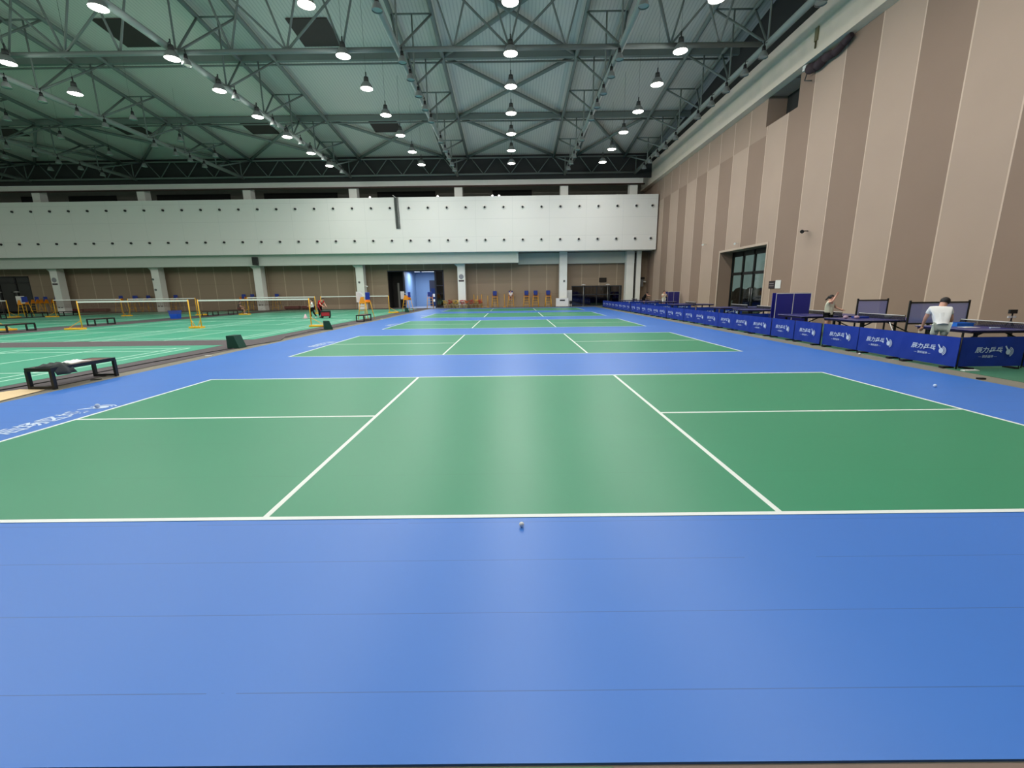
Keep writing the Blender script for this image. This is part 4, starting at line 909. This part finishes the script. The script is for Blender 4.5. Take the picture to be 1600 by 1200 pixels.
    o = bpy.data.objects.new('shorts' if legs == 'short' else 'trousers', skin_mesh(nd, ed, 'p')); C.objects.link(o); o.parent = t; o.data.materials.append(bottom); [setattr(p, 'use_smooth', True) for p in o.data.polygons]
    for q in ('l', 'r'):
        a, b = j['an'+q], j['to'+q]; MB().ball(a.lerp(b, .55)+Vector((0, 0, -.008*s)), .085*s, 10, 7, (.6, 1.5, .55)).build('shoe', shoes or WHITE, t)
    return t
# man in white, leaning over the nearest table's end
person('person in white shirt and pale shorts seen from behind, bending beside the nearest table', (10.3, 10.55, .005), PI-.45, 1.6,
       dict(waist=(0, -.04, 1.06), chest=(.02, -.14, 1.24), neck=(-.03, -.24, 1.39), head=(-.09, -.31, 1.50), crown=(-.11, -.33, 1.57), shl=(-.17, -.16, 1.34), shr=(.19, -.2, 1.34),
            ell=(-.25, -.18, 1.07), elr=(.25, -.26, 1.08), wrl=(-.25, -.3, .85), wrr=(.24, -.38, .86), pelvis=(0, .04, .92), knl=(-.11, -.06, .5), knr=(.11, -.06, .5), face=(-.1, -.9, -.3)), WCOT, PALE, hair='short')
person('girl in a cream T-shirt and black shorts waving beside the tables', (11.5, 16.05, .005), .5, 1.54,
       dict(elr=(.36, -.05, 1.2), wrr=(.38, -.24, 1.12), ell=(-.24, -.2, 1.45), wrl=(-.02, -.2, 1.68), head=(.03, -.03, 1.57), crown=(.04, -.03, 1.64), face=(.4, -.8, 0)), CREAM, BCOT, hair='tail')
person('person in red shirt and dark trousers bending over a red trolley', (-14.72, 33.7, .008), PI*.35, 1.66,
       dict(waist=(0, -.06, 1.05), chest=(0, -.2, 1.2), neck=(0, -.32, 1.31), head=(0, -.42, 1.39), crown=(0, -.45, 1.46), shl=(-.17, -.22, 1.27), shr=(.17, -.22, 1.27), ell=(-.22, -.36, 1.02), elr=(.22, -.36, 1.02), wrl=(-.15, -.55, .88), wrr=(.15, -.55, .88)), RCOT, BCOT, legs='long', shoes=BLACKP)
person('child in a white T-shirt and black trousers stepping in front of the person in red', (-14.98, 33.0, .008), -PI*.35, 1.38,
       dict(knl=(-.12, -.2, .52), anl=(-.12, -.12, .1), tol=(-.12, -.26, .05), knr=(.1, .08, .5), anr=(.12, .3, .12), tor=(.12, .18, .04), ell=(-.34, -.05, 1.2), wrl=(-.5, -.2, 1.12), elr=(.3, -.12, 1.15), wrr=(.25, -.32, 1.1)), WCOT, BCOT, legs='long')
SIT = dict(pelvis=(0, .0, .55), waist=(0, -.03, .7), chest=(0, -.08, .88), neck=(0, -.13, 1.05), head=(0, -.17, 1.17), crown=(0, -.17, 1.24), shl=(-.17, -.1, .99), shr=(.17, -.1, .99), ell=(-.22, -.2, .75), elr=(.22, -.2, .75), wrl=(-.12, -.42, .68), wrr=(.12, -.42, .68),
           hil=(-.1, -.02, .54), hir=(.1, -.02, .54), knl=(-.12, -.44, .52), knr=(.12, -.44, .52), anl=(-.12, -.46, .1), anr=(.12, -.46, .1), tol=(-.12, -.6, .05), tor=(.12, -.6, .05))
person('person in a black and white top sitting hunched on the far black bench', (-26.25, 42.3, -.03), PI/2+.4, 1.62, SIT, mat('grey_black_top', (70, 64, 66), .8), MAROON, legs='short')
per = {k: (v[0], v[1], v[2]) for k, v in SIT.items()}; per.update(dict(anl=(-.12, -.4, .13), anr=(.12, -.4, .13), tol=(-.12, -.52, .08), tor=(.12, -.52, .08)))
person('person in a white top sitting high on the umpire chair at the back wall', (-.2, 51.45, .70), 0, 1.6, per, WCOT, BCOT)
person('player in a black shirt leaning forward in the far right corner', (13.2, 44.7, .005), PI/2, 1.7,
       dict(waist=(0, -.06, 1.04), chest=(0, -.18, 1.2), neck=(0, -.28, 1.33), head=(0, -.36, 1.43), crown=(0, -.38, 1.5), shl=(-.17, -.2, 1.3), shr=(.17, -.2, 1.3), ell=(-.4, -.25, 1.25), wrl=(-.55, -.42, 1.2), elr=(.25, -.35, 1.05), wrr=(.2, -.55, 1.0)), BCOT, BCOT, shoes=BLACKP)
person('person in a cream top with raised hands far back among the tables', (13.75, 40.3, .005), .2, 1.66,
       dict(ell=(-.26, -.1, 1.14), wrl=(-.12, -.28, 1.32), elr=(.26, -.1, 1.14), wrr=(.1, -.28, 1.3)), CREAM, WCOT, legs='short')
# trolley
t = thing('trolley', 'black and red wheeled trolley beside the person in red', 'trolley', (-14.1, 33.2, .004), .3)
mb = MB(); mb.box(-.35, -.22, .12, .35, .22, .55); bevel(mb.build('basket', BLACKP, t), .03); MB().box(-.28, -.235, .16, .28, -.22, .42).build('front_pocket', mat('red_nylon', (170, 30, 44), .7), t)
for sx in (-1, 1):
    for sy in (-1, 1): MB().tube((sx*.26, sy*.2-.02, .06), (sx*.26, sy*.2+.02, .06), .06, 12).build('wheel', BLACKP, t)
MB().path([(-.33, -.18, .55), (-.5, -.18, .95), (-.5, .18, .95), (-.33, .18, .55)], .015, 6).build('handle', mat('red_metal', (180, 40, 50), .5), t)
t = thing('traffic_cone', 'small pale pink cone on the green mat left of the child', 'cone', (-15.6, 33.1, .004)); MB().lathe([(.001, .32), (.03, .32), (.14, .03)], n=12).build('cone', mat('pale_pink', (226, 190, 196), .6), t); MB().box(-.18, -.18, 0, .18, .18, .03).build('base', mat('pale_pink_base', (210, 180, 186), .6), t)
